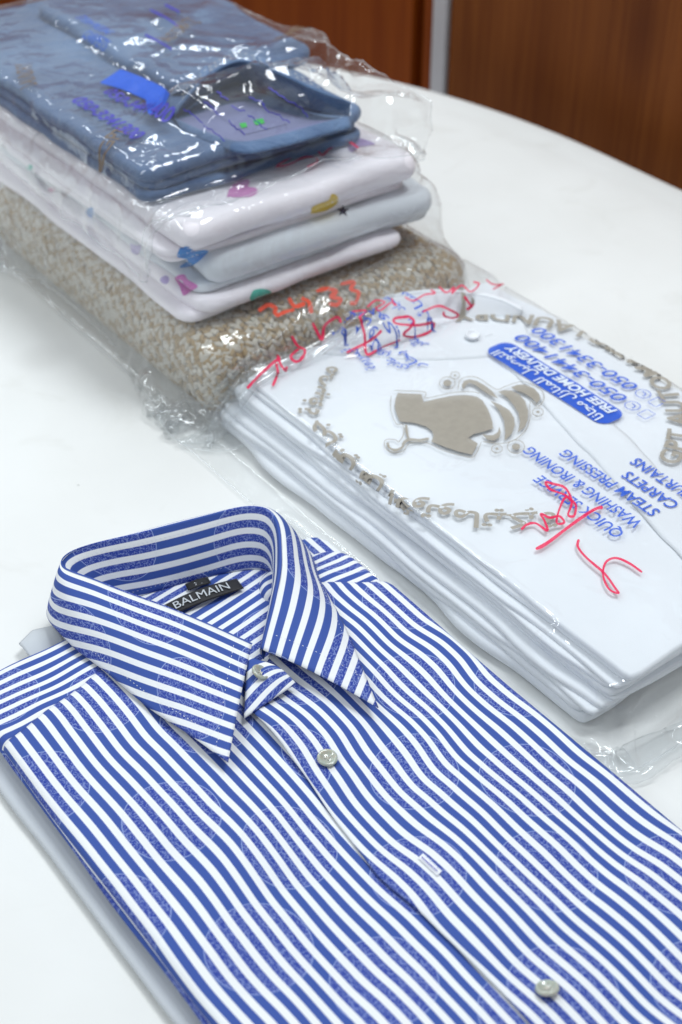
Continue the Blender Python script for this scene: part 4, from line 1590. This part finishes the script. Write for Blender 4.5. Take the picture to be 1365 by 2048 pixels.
def build_bedding_bag():
    boxes = BB + [(BL[0], BL[1], BL[2], BL[3], 0.0, BL[5] + 0.002, 0.02)]
    P = drape(.429 - .078, .655 + .062, .752 - .080, 1.09 + .06, 0.0052, .152, boxes, steps=110, iters=6, excess=0.022, round_c=0.055, cling=0.10, seed=25, margin=0.0028)
    bag = film_obj('clear_plastic_bag', P, M['bag_crisp'], 'clear plastic bag round the heart patterned bedding', amp=0.0022, wave=0.035, seed=23)
    bv = bvh_of(bag)

    def z5(p): return [(200 + a / 1.95, 250 + b / 1.95) for a, b in p]
    st = [[(685, 166), (740, 155), (800, 128), (845, 132), (846, 148), (808, 166)], [(690, 160), (770, 115), (810, 98)], [(848, 95), (868, 120), (900, 92), (962, 66), (1010, 92)]]
    for p in st: lay('marker_writing', stroke_tris(z5(p), 3.8), cam_ray, bv, M['ink_red'], bag, 0.0009)


build_bedding_bag()

# ------------------------------------------------------------------ jeans in their bag
JB = []


def build_jeans():
    j = empty('folded_jeans', (0.54, 0.95, 0.137), 'pale blue folded denim jeans on top of the tall pile', 'jeans')
    z = 0.1385
    x0, x1, y0, y1 = .4360, .6300, .8060, 1.175
    for pi, (th, dx, dy) in enumerate(((.0075, 0.0, 0.0), (.0075, 0.003, 0.004), (.0095, 0.001, 0.002))):
        o = slab('folded_leg', M['denim'], j, x0 + dx, x1, y0 + dy, y1, z, z + th * 1.05, th * 0.42, n=(70, 90), amp=0.0026, seed=300 + pi, outline=0.003, corner=0.014, zfun=lambda X, Y: 0.0015 * fbm(X / 0.1, Y / 0.1, 9, 2))
        z += th
    JB.append((x0, x1, y0, y1, .137, z + 0.002, .008))
    # waistband standing open near the camera
    lo = [pix(350, 236, z + .004), pix(410, 262, z + .004), pix(480, 282, z + .004), pix(560, 268, z + .004), pix(640, 246, z + .004), pix(694, 226, z + .006)]
    hi = [pix(350, 232, z + .006), pix(392, 180, z + .020), pix(440, 140, z + .030), pix(490, 125, z + .032), pix(560, 150, z + .030), pix(630, 182, z + .024), pix(700, 210, z + .010)]
    band = catmull(hi, 60)
    P = []
    for q in np.linspace(0, 1, 10):
        p = band.copy()
        back = np.array([0.10, 0.20, 0.0])
        p = p + back * 0.16 * q * np.sin(np.linspace(0.05, 1, 60) * math.pi)[:, None]
        p[:, 2] = band[:, 2] * (1 - q) + (z + 0.001) * q + 0.004 * math.sin(q * math.pi)
        P.append(p)
    wb = grid_obj('waistband', np.array(P), M['denim'], j, None, 0.0022)
    front = catmull(lo, 50)
    P = []
    for q in np.linspace(0, 1, 10):
        p = front.copy()
        p[:, :2] += np.array([-0.035, -0.085]) * 0.20 * (q - 0.25)
        p[:, 2] = z + 0.0040 * math.sin(q * math.pi) + 0.001
        P.append(p)
    grid_obj('waistband', np.array(P), M['denim'], j, None, 0.0018)
    # lining inside the opening
    a = catmull(hi, 40)
    b = catmull(lo, 40)
    P = []
    for q in np.linspace(0.0, 1, 14):
        p = a * (1 - q) + b * q
        p[:, 2] = z + 0.0022 + 0.0012 * fbm(p[:, 0] / 0.02, p[:, 1] / 0.02, 4, 2)
        # keep it on the seen footprint at its own height
        P.append(p)
    ln = grid_obj('lining', np.array(P), M['lining'], j)
    bvl = bvh_many([ln])

    def z6(p): return [(320 + x / 2.353, 100 + y / 2.353) for x, y in p]
    tg = poly_tris([z6([(285, 315), (440, 290), (545, 330), (600, 350), (400, 400)])], 8)
    lay('care_tag', tg, cam_ray, bvl, M['lining'], ln, 0.0006)
    lay('green_tag_print', merge([poly_tris([z6([(375, 350), (405, 345), (412, 365), (385, 372)])], 5), poly_tris([z6([(440, 335), (485, 325), (495, 348), (452, 358)])], 5)]), cam_ray, bvl, M['ink_green'], ln, 0.0014)
    # belt loops and seam stitching
    for q in (12, 34):
        p = band[q]
        dirv = band[q + 2] - band[q]
        dirv /= np.linalg.norm(dirv)
        P = np.array([[p + dirv * u * 0.009 + np.array([0.004 * s, 0.008 * s, 0.0028 - 0.0012 * s + 0.001 * math.sin(s * 3.1)]) for s in np.linspace(0, 2.4, 10)] for u in np.linspace(0, 1, 4)])
        grid_obj('belt_loop', P, M['denim'], j, None, 0.0012)
    V = []
    Fq = []
    for i in range(4, 56, 2):
        for off in (0.25, 0.85):
            p = band[i] + np.array([0.10, 0.20, 0.0]) * 0.05 * off + np.array([0, 0, 0.0032])
            d = (band[i + 1] - band[i]) * 0.9
            k = len(V)
            V += [p, p + d, p + d + np.array([0.0004, 0.0008, 0]), p + np.array([0.0004, 0.0008, 0])]
            Fq.append((k, k + 1, k + 2, k + 3))
    mesh_obj('waistband_stitching', V, Fq, M['thread'], wb)
    # pale shirt front folded on the far part of the trousers, and a beige fold
    slab('folded_leg', M['denim'], j, .520, .660, .905, 1.150, z - .001, z + .011, .006, amp=0.003, seed=330, outline=0.005, corner=0.03)
    JB.append((.52, .66, .90, 1.15, .15, z + .012, .008))
    JB.append((.500, .615, .815, .875, .14, z + .022, .01))
    return z


jz = build_jeans()


def build_jeans_bag():
    boxes = JB + [(.60, .690, .795, .98, .1, .1600, .012)] + [(BB[2][0], BB[2][1], BB[2][2], BB[2][3], .06, BB[2][5] + 0.003, .008)]
    P = drape(.436 - .036, .630 + .058, .806 - .044, 1.175 + .05, 0.0050, jz + .034, boxes, steps=80, iters=6, excess=0.040, round_c=0.040, cling=0.06, seed=35, margin=0.0028, noise=0.004, bend=0.35)
    bag = film_obj('clear_plastic_bag', P, M['bag_crisp'], 'crumpled clear plastic bag round the folded jeans', amp=0.0050, wave=0.040, seed=33)
    bv = bvh_of(bag)

    def z3(p): return [(x / 3.25, 60 + y / 3.25) for x, y in p]
    lay('blue_banner_print', poly_tris([z3([(650, 345), (720, 300), (790, 255), (930, 310), (1060, 370), (1108, 415), (1080, 480), (1040, 530), (1000, 552), (965, 545), (950, 455), (800, 390)])], 8), cam_ray, bv, M['ink_blue'], bag, 0.0007)

    def jray(cx, cy, ang):
        ca, sa = math.cos(ang), math.sin(ang)

        def f(a, b):
            return (cx + a * ca - b * sa, cy + a * sa + b * ca, 0.5), (0, 0, -1)
        return f
    def at(x, y): return pix(x, y, jz + 0.004)
    p = at(142, 208)
    q = at(268, 286)
    ang = math.atan2(q[1] - p[1], q[0] - p[0])
    wdt = float(np.linalg.norm((q - p)[:2]))
    lay('lettering', fit_width(text_tris('050-3341300', 0.017, 0.003, bold=0.0005), wdt), jray(p[0], p[1], ang), bv, M['ink_violet'], bag, 0.0009)
    p = at(205, 190)
    q = at(300, 262)
    lay('lettering', fit_width(text_tris('050-3441400', 0.016, 0.003, bold=0.0004), wdt), jray(p[0], p[1], ang), bv, M['ink_violet'], bag, 0.0009)
    p = at(155, 68)
    lay('lettering', fit_width(text_tris('STEAM PRESSING', 0.012, 0.003), 0.05), jray(p[0], p[1], ang), bv, M['ink_blue'], bag, 0.0009)
    p = at(165, 95)
    lay('lettering', fit_width(text_tris('CARPETS', 0.012, 0.003), 0.035), jray(p[0], p[1], ang), bv, M['ink_blue'], bag, 0.0009)
    # brown ring lettering broken up by the folds
    for (x, y, s, wd, an) in ((75, 175, 'LAUNDRY', 0.045, 1.2), (345, 118, 'AUTOMATIC', 0.05, 0.5), (560, 128, 'LAUNDRY', 0.05, 0.3), (215, 300, 'GPT', 0.03, 0.4)):
        p = at(x, y)
        lay('ring_print', fit_width(text_tris(s, 0.018, 0.003, bold=0.0004), wd), jray(p[0], p[1], an), bv, M['ink_brown'], bag, 0.0009)
    def z6(p): return [(320 + x / 2.353, 100 + y / 2.353) for x, y in p]
    st = [[(270, 195), (300, 225), (322, 240)], [(205, 240), (240, 270), (285, 308)], [(115, 275), (160, 310), (205, 345)], [(205, 350), (255, 385), (305, 432)], [(325, 335), (360, 370), (400, 402)], [(410, 300), (450, 335), (505, 372)], [(480, 250), (500, 285), (560, 310), (610, 345)], [(510, 180), (560, 210), (600, 240)], [(600, 240), (660, 270), (695, 318)], [(420, 225), (455, 240), (495, 255)], [(340, 265), (365, 285), (400, 290)]]
    js = []
    rr = random.Random(3)
    for p in st:
        pts = []
        for a, b in zip(p[:-1], p[1:]):
            for k in range(4):
                f = k / 4
                pts.append((a[0] + (b[0] - a[0]) * f + rr.uniform(-4, 4), a[1] + (b[1] - a[1]) * f + rr.uniform(-6, 6)))
        pts.append(p[-1])
        js.append(stroke_tris(z6(pts), 2.0))
    for q in js: lay('pen_writing', q, cam_ray, bv, M['ink_violet'], bag, 0.0009)
    vio = [[(300, 20), (330, 35), (360, 55)], [(290, 70), (320, 85), (345, 100)], [(330, 10), (360, 25)]]
    for p in vio: lay('pen_writing', stroke_tris(p, 4.0), cam_ray, bv, M['ink_violet'], bag, 0.0009)


build_jeans_bag()
